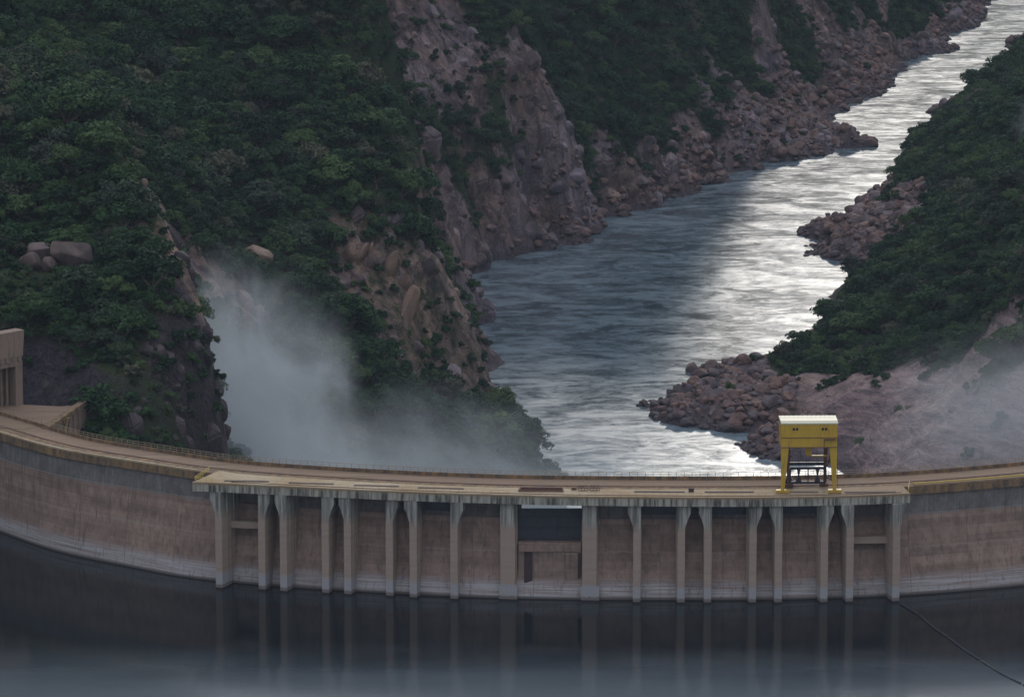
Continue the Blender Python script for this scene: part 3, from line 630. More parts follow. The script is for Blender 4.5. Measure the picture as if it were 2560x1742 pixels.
#@@CRANE
def make_crane():
    c = at_z(2022, 1236, 27.2)
    r = tag(empty('gantry_crane', (c[0], c[1] + 2.2, 27.2), R(1.5)), 'tall yellow gantry crane with a boxy machine house standing on the dam deck', 'crane')
    Y, D = 7.8, 0
    hw = 7.0; y0, y1 = -1.2, 6.0; zt = 12.2; zr = 17.8
    # house: lower girder, body with sloped pale roof
    mb = MB(); mb.box((0, (y0 + y1) / 2, 13.0), (2 * hw - .1, y1 - y0, 2.6)); mb.build('girder', M['yellow'], r, bevel=.05)
    mb = MB(); mb.box((0, (y0 + y1) / 2, 16.0), (2 * hw, y1 - y0 + .1, 3.396)); mb.build('machine_house', M['yellow'], r, bevel=.05)
    mb = MB(); mb.sweep([[(x, y0 - .15, 17.7), (x, y0 - .1, 18.0), (x, y0 + 1.4, 18.35), (x, y1 + .2, 18.35), (x, y1 + .2, 17.7)] for x in (-hw - .12, hw + .12)]); mb.build('roof', M['roof'], r)
    for x in (-3.9, -3.1, 3.3, 4.1):
        mb = MB(); mb.box((x, y0 - .1, 16.5), (.55, .12, .65)); mb.build('window', M['glass'], r)
    mb = MB(); mb.box((hw - 1.9, y0 - .35, 13.9), (2.9, .9, .18)); mb.bar((hw - 3.3, y0 - .5, 13.9), (hw - 3.3, y0 - .3, 12.1), .16); mb.build('balcony', M['rust'], r)
    for x in (-4.6, 0, 4.6): mb = MB(); mb.box((x, y0 - .09, 16.0), (.1, .1, 3.2)); mb.build('panel_rib', M['yellow'], r)
    mb = MB(); mb.box((0, y0 - .1, 14.32), (2 * hw, .14, .12)); mb.box((0, y0 - .1, 11.85), (2 * hw, .2, .12)); mb.build('seam_strip', M['rust'], r)
    mb = MB()
    for k in range(13): a = -hw + .3 + k * (2 * hw - .6) / 12; mb.bar((a, y1 - .1, 18.35), (a, y1 - .1, 19.2), .07)
    mb.bar((-hw + .3, y1 - .1, 19.2), (hw - .3, y1 - .1, 19.2), .07); mb.build('roof_railing', M['rust'], r)
    mb = MB()
    for q in (-.25, .25): mb.bar((hw + .25, y0 + 1.4 + q, 1.2), (hw + .25, y0 + 1.4 + q, 14), .07)
    for k in range(26): mb.bar((hw + .25, y0 + 1.15, 1.5 + k * .48), (hw + .25, y0 + 1.65, 1.5 + k * .48), .05)
    mb.build('ladder', M['rust'], r)
    mb = MB(); mb.box((0.1, 2.0, 11.1), (1.5, 2.2, 3.6)); mb.build('hoist_housing', M['yellow'], r, bevel=.04)
    mb = MB(); mb.box((2.7, 1.2, 9.15), (4.0, .5, .3)); mb.build('trolley_beam', M['yellow'], r)
    for sx in (-1, 1):
        for yy, ms, w in ((y0, 'yellow', 1.0), (y1 - .8, 'rust', .55)):
            mb = MB(); xo = sx * hw; wt = 1.9 * w; wb = .75 * w + .1
            top = [(xo, yy), (xo - sx * wt, yy), (xo - sx * wt, yy + .9), (xo, yy + .9)]
            xb = xo - sx * .1 if w == 1 else xo - sx * 2.2
            xt = xo if w == 1 else xo - sx * 1.7
            rg = [[(xt, yy, 11.72), (xt - sx * wt, yy, 11.72), (xt - sx * wt, yy + .9, 11.72), (xt, yy + .9, 11.72)],
                  [(xb, yy, .95), (xb - sx * wb, yy, .95), (xb - sx * wb, yy + .9, .95), (xb, yy + .9, .95)]]
            mb.sweep(rg); leg = mb.build('leg', M[ms], r)
            mb = MB(); mb.box((xb - sx * .4, yy + .45, .55), (3.4 if w == 1 else 2.2, 1.0, .8)); mb.build('bogie', M['yellow' if w == 1 else 'rust'], leg, bevel=.05)
            for q in (-1.1, 1.1):
                if w == 1:
                    mb = MB(); n = 14; cx = xb - sx * .4 + q
                    mb.prism([(cx + .34 * math.cos(t * 2 * math.pi / n), yy + .3, .36 + .34 * math.sin(t * 2 * math.pi / n)) for t in range(n)], (0, .3, 0)); mb.build('wheel', M['dark_steel'], leg)
        mb = MB(); mb.bar((sx * (hw - .6), y0 + .9, 3.0), (sx * (hw - 2.3), y1 - .8, 3.0), .35); mb.bar((sx * (hw - 1.2), y0 + .9, 11.0), (sx * (hw - 1.9), y1 - .8, 5.4), .22); mb.build('side_brace', M['rust'], r)
    mb = MB(); mb.bar((-4.6, y1 - .3, 6.1), (4.9, y1 - .3, 6.1), .5, .75); mb.build('rear_cross_beam', M['dark_steel'], r)
    # suspended lifting frame with its two hooks
    fr = MB(); yy = 2.9
    fr.bar((-4.4, yy, 5.6), (4.6, yy, 5.6), .35, .7); fr.bar((-4.4, yy, 1.9), (4.6, yy, 1.9), .35, .6)
    for x in (-4.35, .15, 4.55): fr.bar((x, yy, 1.9), (x, yy, 5.6), .3 if abs(x) < 1 else .45)
    f = fr.build('lifting_frame', M['dark_steel'], r)
    for x in (-2.2, 2.5):
        h = MB(); h.prism([(x - .45, yy - .3, 5.3), (x + .45, yy - .3, 5.3), (x + .18, yy - .3, 3.7), (x + .75, yy - .3, 2.1), (x - .75, yy - .3, 2.1), (x - .18, yy - .3, 3.7)], (0, .6, 0)); h.build('hook_block', M['dark_steel'], f)
    cb = MB()
    for x in (-2.4, -2.0, 2.3, 2.7, -.3, .4): cb.bar((x, yy, 5.9), (x * .9, yy, 11.8), .06)
    cb.build('cable', M['dark_steel'], f)
    return r
make_crane()
# dark cable drum and motor shed under the crane
c = at_z(1968, 1212, 27.2); dr = tag(empty('cable_drum', (c[0], c[1], 27.2)), 'dark grey drum machine standing on the deck under the yellow crane', 'machine')
mb = MB(); n = 18; mb.prism([(-1.1, .95 * math.cos(t * 2 * math.pi / n), 1.35 + .95 * math.sin(t * 2 * math.pi / n)) for t in range(n)], (2.2, 0, 0)); mb.build('drum', M['dark_steel'], dr)
mb = MB()
for x in (-1.2, 1.2): mb.box((x, 0, .8), (.18, 1.6, 1.6))
mb.box((0, 0, .15), (3.0, 2.0, .3)); mb.build('frame', M['gate'], dr)
# stop logs and trash rack frames lying beside the gate bay
a = deckpt(1296, 1226); b_ = deckpt(1408, 1227)
for k, (dy, dz, da) in enumerate(((-.9, 0, 0), (.15, 0, .1), (-.4, .55, .9))):
    mb = MB(); mb.bar((0, 0, .27), (11.3 - da, 0, .27), .9, .5)
    o = empty('stop_log', (a[0] + da * .6, a[1] + dy, 27.2 + dz), math.atan2(b_[1] - a[1], b_[0] - a[0]))
    tag(o, ['long rusty stop log lying nearest the platform edge beside the gate bay', 'long rusty stop log lying behind another beside the gate bay', 'rusty stop log resting on top of the two lower logs'][k], 'stop log', 'stop logs on the platform')
    mb.build('beam', M['rust'], o)
    for x in (1.2, 5.4, 9.6): mb = MB(); mb.box((x, 0, .565), (.3, .5, .12)); mb.build('lifting_lug', M['dark_steel'], o)
for px, lab in ((1457, 'rusty open lattice rack frame lying next to the short beam'), (1486, 'rusty open lattice rack frame farthest right of the stored gear')):
    c = deckpt(px, 1224); o = empty('rack_frame', (c[0], c[1], 27.2), .05); tag(o, lab, 'frame', 'rack frames on the platform'); mb = MB()
    for yy in (-1.4, 1.4): mb.bar((-1.2, yy, .15), (1.2, yy, .15), .14); mb.bar((-1.2, yy, .75), (1.2, yy, .75), .14)
    for x in (-1.2, -.4, .4, 1.2): mb.bar((x, -1.4, .75), (x, 1.4, .75), .12); mb.bar((x, -1.4, .15), (x, -1.4, .75), .12); mb.bar((x, 1.4, .15), (x, 1.4, .75), .12)
    mb.bar((-1.2, -1.4, .8), (1.2, 1.4, .8), .12); mb.build('lattice', M['rust'], o)
c = deckpt(1435, 1224); mb = MB(); mb.box((0, 0, .3), (1.3, .7, .5)); mb.box((0, 0, .6), (.3, .5, .14)); o = mb.build('short_beam', M['rust']); o.location = (c[0], c[1], 27.2); tag(o, 'short dark beam end lying between the stop logs and the racks', 'beam')
c = deckpt(1728, 1229); mb = MB(); mb.box((0, 0, .4), (1.3, .8, .8)); mb.box((0, 0, .86), (1.5, 1.0, .1)); o = mb.build('control_box', M['slot']); o.location = (c[0], c[1], 27.2); tag(o, 'small dark lidded box on the platform between two slots', 'box')

#@@ABUT
# left abutment: apron road, head frame, retaining wall
ap = [at_z(a, b_, 27.0)[:2] for a, b_ in ((-260, 1062), (0, 1068), (60, 1074), (118, 1060), (200, 1012), (150, 1016), (60, 1012), (-260, 1000))]
mb = MB(); mb.prism([(p[0], p[1], 26.2) for p in ap], (0, 0, .87)); o = mb.build('abutment_apron', M['road']); o['kind'] = 'structure'
def frame_building():
    p = at_z(60, 1012, 27.05); q = at_z(-120, 1046, 27.05)
    ang = math.atan2(p[1] - q[1], p[0] - q[0]); r = tag(empty('intake_head_frame', (p[0], p[1], 27.05), ang), 'tall weathered concrete head frame with a solid top wall beside the crest road', 'building')
    L = 19
    mb = MB(); mb.sweep([[(-L, 0, 13.6), (-L, 0, 20.6), (-L, 3.6, 20.6), (-L, 3.6, 13.6)], [(0, 0, 13.6), (0.6, 0, 20.6), (.6, 3.6, 20.6), (0, 3.6, 13.6)]]); mb.build('top_wall', M['abutment'], r)
    mb = MB(); mb.box((-L / 2, 1.7, 12.9), (L - .6, 3.0, 1.396)); mb.build('ledge_beam', M['abutment'], r)
    for k in range(9): mb = MB(); mb.box((-1.2 - k * 2.1, -.02, 12.9), (.9, .5, 1.2)); mb.build('bracket', M['abutment'], r)
    mb = MB(); mb.box((-L / 2, 1.8, 11.6), (L - .3, 3.4, 1.196)); mb.build('lintel', M['abutment'], r)
    for x in (-1.3, -9.6, -17.6): mb = MB(); mb.box((x, 1.8, 5.5), (2.4, 3.2, 11.0)); mb.build('column', M['abutment'], r)
    for x in (-3.6, -5.6, -7.4, -12, -14.4): mb = MB(); mb.box((x, 2.9, 5.5), (.8, .7, 10.99)); mb.build('guide_post', M['abutment'], r)
    mb = MB(); mb.box((-L / 2, 4.0, 5.5), (L - 1, .5, 11)); mb.build('back_wall', M['wall'], r)
frame_building()
def retaining():
    a = at_z(110, 1072, 27); b_ = at_z(212, 1012, 27.0); r = tag(empty('retaining_wall', (a[0], a[1], 27)), 'ribbed brown retaining wall carrying the apron edge down into the gully', 'wall')
    d = Vector((b_[0] - a[0], b_[1] - a[1], 0)); L = d.length; d.normalize(); r.rotation_euler = (0, 0, math.atan2(d.y, d.x)); nside = -1
    mb = MB(); mb.prism([(0, -.4, .25), (L, -.4, .6), (L, -.4, -4.2), (L * .55, -.4, -9), (0, -.4, -9)], (0, .8, 0)); mb.build('wall_face', M['abutment'], r)
    mb = MB(); mb.prism([(0, -1.0, .3), (L + .3, -1.0, 1.5), (L + .3, -1.0, .3), (0, -1.0, -.7)], (0, 1.9, 0)); mb.build('coping', M['stained'], r)
    for k in range(6): mb = MB(); mb.box((L * (.3 + k * .12), -.65, -3.2), (.45, .5, 5.2)); mb.build('rib', M['abutment'], r)
    st = tag(empty('steel_stairs', (a[0] + d.x * L * .42, a[1] + d.y * L * .42, 27)), 'narrow dark yellow steel stair climbing the ribbed retaining wall', 'stairs'); st.rotation_euler = r.rotation_euler
    mb = MB()
    for q in (-.5, .5): mb.bar((-3.0, -1.5 + q, -5.4), (1.2, -1.5 + q, -.2), .16, .4)
    mb.build('stringer', M['dark_steel'], st); mb = MB()
    for k in range(12): mb.box((-3.0 + 4.2 * k / 11, -1.5, -5.2 + 5.2 * k / 11), (.35, .9, .08))
    mb.build('tread', M['rail_yellow'], st)
retaining()

#@@BOOM
bp = [at_z(a, b_, 0)[:2] for a, b_ in ((2238, 1504), (2262, 1516), (2300, 1540), (2336, 1570), (2368, 1592), (2405, 1620), (2450, 1650), (2500, 1682), (2560, 1712), (2640, 1752), (2740, 1800))]
BL = spline(bp, 1.05)
BL = BL[3:]; boom = tag(empty('floating_boom', (BL[0, 0], BL[0, 1], 0)), 'dark string of floats curving away from the last pier across the reservoir', 'boom')
nf = min(100, len(BL) - 1); flm = None
for k in range(nf):
    i = round(k * (len(BL) - 2) / (nf - 1)); p = BL[i]; t = BL[i + 1] - BL[i]
    if flm is None:
        mb = MB(); n = 8; mb.sweep([[(x, r_ * math.cos(j * 2 * math.pi / n), .12 + r_ * math.sin(j * 2 * math.pi / n)) for j in range(n)] for x, r_ in ((-.42, .12), (-.34, .27), (.34, .27), (.42, .12))])
        fo = mb.build('float', M['float'], boom); flm = fo
    else:
        fo = flm.copy(); COL.objects.link(fo); fo.parent = boom
    fo.location = (p[0] - BL[0, 0], p[1] - BL[0, 1] + random.uniform(-.15, .15), 0); fo.rotation_euler = (0, 0, math.atan2(t[1], t[0]) + random.uniform(-.25, .25))
mb = MB()
for i in range(0, len(BL) - 1): mb.bar((BL[i, 0] - BL[0, 0], BL[i, 1] - BL[0, 1], .08), (BL[i + 1, 0] - BL[0, 0], BL[i + 1, 1] - BL[0, 1], .08), .07)
mb.build('cable', M['float'], boom)

#@@TREES
def mesh_np(name, V, Fq, mat, smooth=False):
    me = bpy.data.meshes.new(name); V = np.asarray(V, np.float32); Fq = np.asarray(Fq)
    k = Fq.shape[1]; me.vertices.add(len(V)); me.vertices.foreach_set('co', V.ravel()); me.loops.add(Fq.size); me.loops.foreach_set('vertex_index', Fq.ravel())
    me.polygons.add(len(Fq)); me.polygons.foreach_set('loop_start', np.arange(0, Fq.size, k)); me.polygons.foreach_set('loop_total', np.full(len(Fq), k)); me.update()
    me.materials.append(mat); return me
def crown_mesh(seed, nclump, flat, nleaf=120, leaf=.072, low=0.0):
    """unit crown: radius about 1, base of the foliage at z=0"""
    r_ = np.random.default_rng(seed); V = []; Fs = []
    flat = flat * 1.5; cl = [(0, 0, flat * .6, .5)]
    for k in range(nclump):
        a = r_.uniform(0, 6.283); d = r_.uniform(.25, .78) if k % 4 else r_.uniform(.7, .95)
        cl.append((d * math.cos(a), d * math.sin(a), flat * (.95 - .75 * d * d) * r_.uniform(.55, 1.2) - low * d, r_.uniform(.22, .40)))
    for (x, y, z, rr) in cl:
        n = int(nleaf * (rr / .33) ** 2)
        u_ = r_.normal(size=(n, 3)); u_ /= np.linalg.norm(u_, axis=1)[:, None]; u_[:, 2] = np.where(r_.random(n) < .7, abs(u_[:, 2]), u_[:, 2])
        c = np.array([x, y, z]) + u_ * rr * np.array([1, 1, .82]) * r_.uniform(.72, 1.08, (n, 1))
        nn = u_ + r_.normal(size=(n, 3)) * .55 + np.array([0, 0, .35]); nn /= np.linalg.norm(nn, axis=1)[:, None]
        t = np.cross(nn, r_.normal(size=(n, 3))); t /= np.linalg.norm(t, axis=1)[:, None]; b_ = np.cross(nn, t)
        sz = leaf * r_.uniform(.55, 1.35, (n, 1)); as_ = r_.uniform(.45, .9, (n, 1))
        q = np.stack([c - t * sz, c - b_ * sz * as_, c + t * sz, c + b_ * sz * as_], 1)
        base = len(V) * 0 + sum(len(v) for v in V); V.append(q.reshape(-1, 3)); Fs.append(np.arange(n * 4).reshape(n, 4) + base)
    return mesh_np('crown', np.concatenate(V), np.concatenate(Fs), M['leaf'])
def trunk_mesh(seed, h, nl=5):
    r_ = random.Random(seed); mb = MB()
    def limb(a, b_, r0, r1):
        d = (Vector(b_) - Vector(a)); u_ = d.cross(Vector((.3, 1, .2))).normalized(); w = d.cross(u_).normalized(); mid = Vector(a).lerp(Vector(b_), .5) + u_ * d.length * r_.uniform(-.1, .1)
        mb.sweep([[tuple(Vector(c) + u_ * rr * math.cos(t) + w * rr * math.sin(t)) for t in (0, 1.26, 2.51, 3.77, 5.03)] for c, rr in ((a, r0), (mid, (r0 + r1) / 2), (b_, r1))])
    fork = (r_.uniform(-.08, .08), r_.uniform(-.08, .08), -h * .35)
    limb((0, 0, -h - .3), fork, .07, .055)
    for k in range(nl):
        a = k * 6.283 / nl + r_.uniform(-.4, .4); d = r_.uniform(.35, .7); limb(fork, (d * math.cos(a), d * math.sin(a), .2 + r_.uniform(-.1, .15)), .042, .012)
    me = bpy.data.meshes.new('trunk'); me.from_pydata(mb.v, [], mb.f); me.materials.append(M['bark']); return me
CR = [crown_mesh(11 + k, [13, 16, 11, 15, 12, 18, 14][k], [.55, .42, .72, .5, .62, .4, .8][k], low=[0, .1, 0, .15, .05, 0, .1][k]) for k in range(7)]
TH_ = [.75, .95, .6, .7, .8, 1.0, .55]
TR = [trunk_mesh(31 + k, TH_[k]) for k in range(7)]
SHR = [crown_mesh(51 + k, 9, .8, 90, .12) for k in range(3)]
OUTC = [(px, py, Y0, r0, zs, .4, 'pale ochre slab in the row down the crest of the near left spur', 'pale', 'pale slabs on the spur crest') for px, py, Y0, r0, zs in
        ((286, 352, 1436, 2.8, 1.8), (306, 385, 1429, 2.2, 1.4), (320, 402, 1423, 2.0, 1.3), (332, 424, 1417, 2.4, 1.9), (344, 450, 1410, 2.3, 1.6), (356, 476, 1403, 2.0, 1.5), (372, 508, 1396, 2.3, 1.9), (386, 538, 1389, 2.1, 1.5))] + [
    (104, 620, 1352, 6.0, 1.25, .3, 'tall rounded rock topmost of the bare rocks amid trees on the near left spur', 'dullrock', None),
    (78, 668, 1342, 5.5, 1.0, 1.1, 'squat rounded rock lowest of the bare rocks amid trees on the near left spur', 'dullrock', None),
    (122, 672, 1340, 4.2, 1.0, 2.1, 'small block wedged between the squat rock and the long sloping one', 'dullrock', None),
    (190, 676, 1344, 8.0, .8, .1, 'long sloping rock amid trees near the squat block on the left spur', 'dullrock', None),
    (640, 628, 1662, 6.5, .8, .2, 'flat pale orange rock lying in the green slope of the middle spur', 'pale', None),
    ] + [
    (px, py, Y0, r0, zs, rz, 'tall rounded rock pillar at the top of the middle spur cliff', 'dullorange', 'rock pillars of the middle spur cliff') for px, py, Y0, r0, zs, rz in
        ((868, 630, 1702, 3.4, 2.3, .4), (904, 640, 1704, 2.6, 3.4, 1.0), (926, 634, 1706, 2.2, 3.2, 1.9), (975, 668, 1706, 3.6, 3.0, .7), (1012, 690, 1706, 3.0, 2.2, .1), (1020, 800, 1698, 5.6, 2.6, 1.2))]
def clear_of(X, Y, z, m=1.0):
    k = np.ones(len(X), bool)
    for px, py, Y0, r0 in [o_[:4] for o_ in OUTC] + [(425, 590, 1374, 3), (448, 640, 1362, 3), (470, 690, 1350, 3), (484, 735, 1340, 3)]:
        q = at_Y(px, py, Y0); k &= ~((abs(X / Y - q[0] / q[1]) * Y < r0 * .8 + m * 2.2) & (Y < q[1] + 3) & (Y > q[1] - (16 if m > .5 else 4) - m * 8))
    return k
# candidate places, on a jittered grid over the gorge sides
def scatter(step, x0=-.20, x1=.17, y0=1240, y1=3300, seed=1):
    r_ = np.random.default_rng(seed); gx, gy = np.meshgrid(np.arange(-.2 * 3300, .17 * 3300, step), np.arange(y0, y1, step))
    X = gx.ravel() + r_.uniform(-.48, .48, gx.size) * step; Y = gy.ravel() + r_.uniform(-.48, .48, gx.size) * step
    k = (X / Y > x0) & (X / Y < x1); return X[k], Y[k], r_
X, Y, r_ = scatter(5.9); z, v = ground(X, Y)
patch = fbm(X, Y, 28, 3, 41); dens = np.clip((v - .26 + (patch - .5) * .8) * 2.8, 0, 1)
zx = ground(X + 1.5, Y)[0]; zy = ground(X, Y + 1.5)[0]; slope = np.hypot(zx - z, zy - z) / 1.5
dens *= np.clip((4.5 - slope) / 1.5, np.where(v > .6, .45, .12), 1)
near_dam = (Y < 1262) | ((Y < 1292) & (X < -104) & (X > -170) & (z > 20)) | ((X > -150) & (X < 140) & (Y < 1245))
ok = (r_.random(len(X)) < dens) & (z > RIV + 5.5) & ~near_dam & clear_of(X, Y, z, 1.3)
X, Y, z, v = X[ok], Y[ok], z[ok], v[ok]
rad = np.clip(np.exp(r_.normal(1.42, .40, len(X))), 2.0, 9.0) * (.72 + .35 * np.clip(v, 0, 1)); rad *= np.where(X > 60, .82, 1)
kind = r_.integers(0, 7, len(X)); rot = r_.uniform(0, 6.283, len(X)); th = np.array(TH_)[kind] * rad * r_.uniform(.5, .9, len(X))
top = z + th + rad * .4
vis = seen(X, Y, top) & (np.arctan2(top - CZ, Y) > -(TH + 1130 / F - 871 / F)); score = np.where(vis, rad / Y, 0)
order = np.argsort(-score); single = set(order[:300].tolist()); nsingle = {}
LABEL = {'A': ('broad leafy tree in the forest on the near left spur above the dam road', 'trees of the near left spur'),
         'B': ('broad leafy tree in the forest of the middle spur behind the spray', 'trees of the middle spur'),
         'C': ('distant leafy tree in the forest on the far bank above the rocky shore', 'trees of the far bank'),
         'D': ('dark leafy tree on the steep right bank above the boulder point', 'trees of the right bank')}
protoT = {}
for k in order[:300]:
    zn = 'D' if X[k] > 60 else ('A' if Y[k] < 1345 + max(0, (-60 - X[k])) * 1.9 and Y[k] < 1560 else ('B' if Y[k] < 1990 else 'C')); kd = int(kind[k])
    t = empty('tree', (X[k], Y[k], z[k] - .3), rot[k]); tag(t, LABEL[zn][0], 'tree', LABEL[zn][1]); t.scale = (rad[k], rad[k], rad[k])
    h = th[k] / rad[k]
    for nm, me in (('crown', CR[kd]), ('trunk', TR[kd])):
        if (nm, kd) in protoT: o = protoT[nm, kd].copy(); COL.objects.link(o)
        else: o = link(nm, me); protoT[nm, kd] = o
        o.parent = t; o.location = (0, 0, h)
rest = np.array([k for k in range(len(X)) if k not in single])
def scatter_object(name, sources, P, scl, rot, ki, tilt=None):
    src = bpy.data.collections.new(name + '_sources')
    for q, o in enumerate(sources): src.objects.link(o)
    me = bpy.data.meshes.new(name); me.vertices.add(len(P)); me.vertices.foreach_set('co', np.asarray(P, np.float32).ravel())
    for nm, ty, arr in (('scl', 'FLOAT', scl), ('rotz', 'FLOAT', rot), ('ki', 'INT', ki), ('tlt', 'FLOAT', np.zeros(len(P)) if tilt is None else tilt)):
        a = me.attributes.new(nm, ty, 'POINT'); a.data.foreach_set('value', np.asarray(arr, np.int32 if ty == 'INT' else np.float32))
    o = bpy.data.objects.new(name, me); COL.objects.link(o)
    g = bpy.data.node_groups.new(name + '_nodes', 'GeometryNodeTree'); g.interface.new_socket('Geometry', in_out='INPUT', socket_type='NodeSocketGeometry'); g.interface.new_socket('Geometry', in_out='OUTPUT', socket_type='NodeSocketGeometry')
    gi = g.nodes.new('NodeGroupInput'); go = g.nodes.new('NodeGroupOutput'); ip = g.nodes.new('GeometryNodeInstanceOnPoints'); ci = g.nodes.new('GeometryNodeCollectionInfo')
    ci.inputs['Collection'].default_value = src; ci.inputs['Separate Children'].default_value = True; ci.inputs['Reset Children'].default_value = True
    def at(nm, ty): n = g.nodes.new('GeometryNodeInputNamedAttribute'); n.data_type = ty; n.inputs['Name'].default_value = nm; return n.outputs['Attribute']
    cx = g.nodes.new('ShaderNodeCombineXYZ'); L = g.links.new
    L(at('tlt', 'FLOAT'), cx.inputs[0]); L(at('rotz', 'FLOAT'), cx.inputs[2]); L(gi.outputs[0], ip.inputs['Points']); L(ci.outputs[0], ip.inputs['Instance']); ip.inputs['Pick Instance'].default_value = True
    L(at('ki', 'INT'), ip.inputs['Instance Index']); L(cx.outputs[0], ip.inputs['Rotation']); L(at('scl', 'FLOAT'), ip.inputs['Scale']); L(ip.outputs[0], go.inputs[0])
    md = o.modifiers.new('scatter', 'NODES'); md.node_group = g; return tag(o, kind='stuff')
def srcobj(name, parts):                        # parts: (mesh, z) joined into one source mesh
    vs = []; fs = []; mi = []; n0 = 0; mats = []
    for me, dz in parts:
        V = np.empty(len(me.vertices) * 3); me.vertices.foreach_get('co', V); V = V.reshape(-1, 3) + [0, 0, dz]; vs += V.tolist()
        if me.materials[0] not in mats: mats.append(me.materials[0])
        for p in me.polygons: fs.append([i + n0 for i in p.vertices]); mi.append(mats.index(me.materials[0]))
        n0 += len(V)
    m2 = bpy.data.meshes.new(name); m2.from_pydata(vs, [], fs)
    for q in mats: m2.materials.append(q)
    m2.polygons.foreach_set('material_index', mi); return bpy.data.objects.new(name, m2)
srcs = [srcobj('forest_tree_%d' % k, [(CR[k], TH_[k] * .7), (TR[k], TH_[k] * .7)]) for k in range(7)]
f = scatter_object('forest', srcs, np.stack([X[rest], Y[rest], z[rest] - .3], 1), rad[rest], rot[rest], kind[rest]); tag(f, 'continuous green forest covering the gorge slopes', 'forest')
# shrubs and undergrowth between the trees and on the ledges
X2, Y2, r_ = scatter(3.9, seed=5); z2, v2 = ground(X2, Y2); pt = fbm(X2, Y2, 14, 3, 77)
zx = ground(X2 + 1.5, Y2)[0]; zy = ground(X2, Y2 + 1.5)[0]; sl2 = np.hypot(zx - z2, zy - z2) / 1.5
d2 = np.clip((v2 - .12 + np.where(Y2 < 1345, .38, 0) + (pt - .5) * .9) * 1.7, 0, .9) * np.clip((7 - sl2) / 2, .25, 1)
nd = (Y2 < 1250) | ((Y2 < 1288) & (X2 < -104) & (X2 > -170) & (z2 > 22)) | ((X2 > -150) & (X2 < 140) & (Y2 < 1235))
ok = (r_.random(len(X2)) < d2) & (z2 > RIV + 4.5) & ~nd & clear_of(X2, Y2, z2, .2)
X2, Y2, z2 = X2[ok], Y2[ok], z2[ok]
ss = [srcobj('shrub_%d' % k, [(SHR[k], 0)]) for k in range(3)]
f = scatter_object('undergrowth', ss, np.stack([X2, Y2, z2 - .3], 1), r_.uniform(1.2, 3.0, len(X2)), r_.uniform(0, 6.28, len(X2)), r_.integers(0, 3, len(X2))); tag(f, 'low green bushes between the trees and on rock ledges', 'bushes')

#@@BOULDERS
def rock_mesh(seed):
    r_ = random.Random(seed); bm = bmesh.new()
    for _ in range(22):
        u_ = Vector((r_.gauss(0, 1), r_.gauss(0, 1), r_.gauss(0, 1))).normalized(); bm.verts.new((u_.x * r_.uniform(.8, 1.1), u_.y * r_.uniform(.65, .95), u_.z * r_.uniform(.5, .8)))
    g = bmesh.ops.convex_hull(bm, input=bm.verts[:]); bmesh.ops.delete(bm, geom=list({v for v in g['geom_interior'] if isinstance(v, bmesh.types.BMVert)}), context='VERTS')
    bmesh.ops.dissolve_limit(bm, angle_limit=.30, verts=bm.verts[:], edges=bm.edges[:])
    bmesh.ops.bevel(bm, geom=bm.edges[:], offset=.09, segments=2, affect='EDGES', clamp_overlap=True)
    me = bpy.data.meshes.new('boulder'); bm.to_mesh(me); bm.free(); me.materials.append(M['boulder']); return me
RK = [rock_mesh(70 + k) for k in range(7)]
Xb, Yb, r_ = scatter(2.7, -.06, .13, 1700, 3150, 9); zb, vb = ground(Xb, Yb)
hgt = zb - RIV; zoneD = Xb / Yb > np.interp(Yb, [1700, 1850, 1950, 2100, 2350, 2600, 3000], [.03, .02, .042, .058, .066, .075, .09])
slab = zoneD & (Xb > 112 + (1850 - Yb) * -.05) & (Yb < 1890)
pb = np.where(zoneD, np.clip((.45 - vb) * 4, 0, 1), np.clip((.55 - vb) * 3, 0, 1) * np.clip((44 - hgt) / 14, 0, 1) * np.clip((Xb / Yb + .004) / .012, .12, 1)) * np.where(fbm(Xb, Yb, 30, 3, 8) > .40, 1, .55)
pb = np.where(slab, .02, pb)
ok = (r_.random(len(Xb)) < pb * .8) & (hgt > -1.2) & (hgt < 46)
Xb, Yb, zb, zD = Xb[ok], Yb[ok], zb[ok], zoneD[ok]
rb = np.clip(np.exp(r_.normal(.40, .55, len(Xb))), .6, 5.0); kb = r_.integers(0, 7, len(Xb)); rotb = r_.uniform(0, 6.28, len(Xb)); tl = r_.uniform(-.5, .5, len(Xb))
sc_ = np.where(seen(Xb, Yb, zb + rb * .8), rb / Yb, 0); ob = np.argsort(-sc_); sb = set(ob[:300].tolist())
for k in ob[:300]:
    o = link('boulder', RK[int(kb[k])]); o.location = (Xb[k], Yb[k], zb[k] + rb[k] * .22); o.rotation_euler = (tl[k], 0, rotb[k]); o.scale = (rb[k],) * 3
    if Yb[k] > 2150 and not zD[k]: tag(o, 'big brown boulder on the rocky far shore below the forest', 'boulder', 'boulders of the far shore')
    elif zD[k] and Yb[k] < 2030: tag(o, 'big brown boulder on the rocky point behind the yellow crane', 'boulder', 'boulders of the rocky point')
    elif zD[k]: tag(o, 'brown boulder on the right bank upstream of the dark trees', 'boulder', 'boulders of the right shore')
    else: tag(o, 'grey brown boulder at the foot of the bare rock slope', 'boulder', 'boulders under the rock slope')
rs = np.array([k for k in range(len(Xb)) if k not in sb])
f = scatter_object('boulder_field', [bpy.data.objects.new('rock_%d' % k, RK[k]) for k in range(7)], np.stack([Xb[rs], Yb[rs], zb[rs] + rb[rs] * .2], 1), rb[rs], rotb[rs], kb[rs], tl[rs]); tag(f, 'countless smaller boulders strewn along both river shores', 'boulders')
print('TREES', len(X), 'SHRUBS', len(X2), 'BOULDERS', len(Xb))

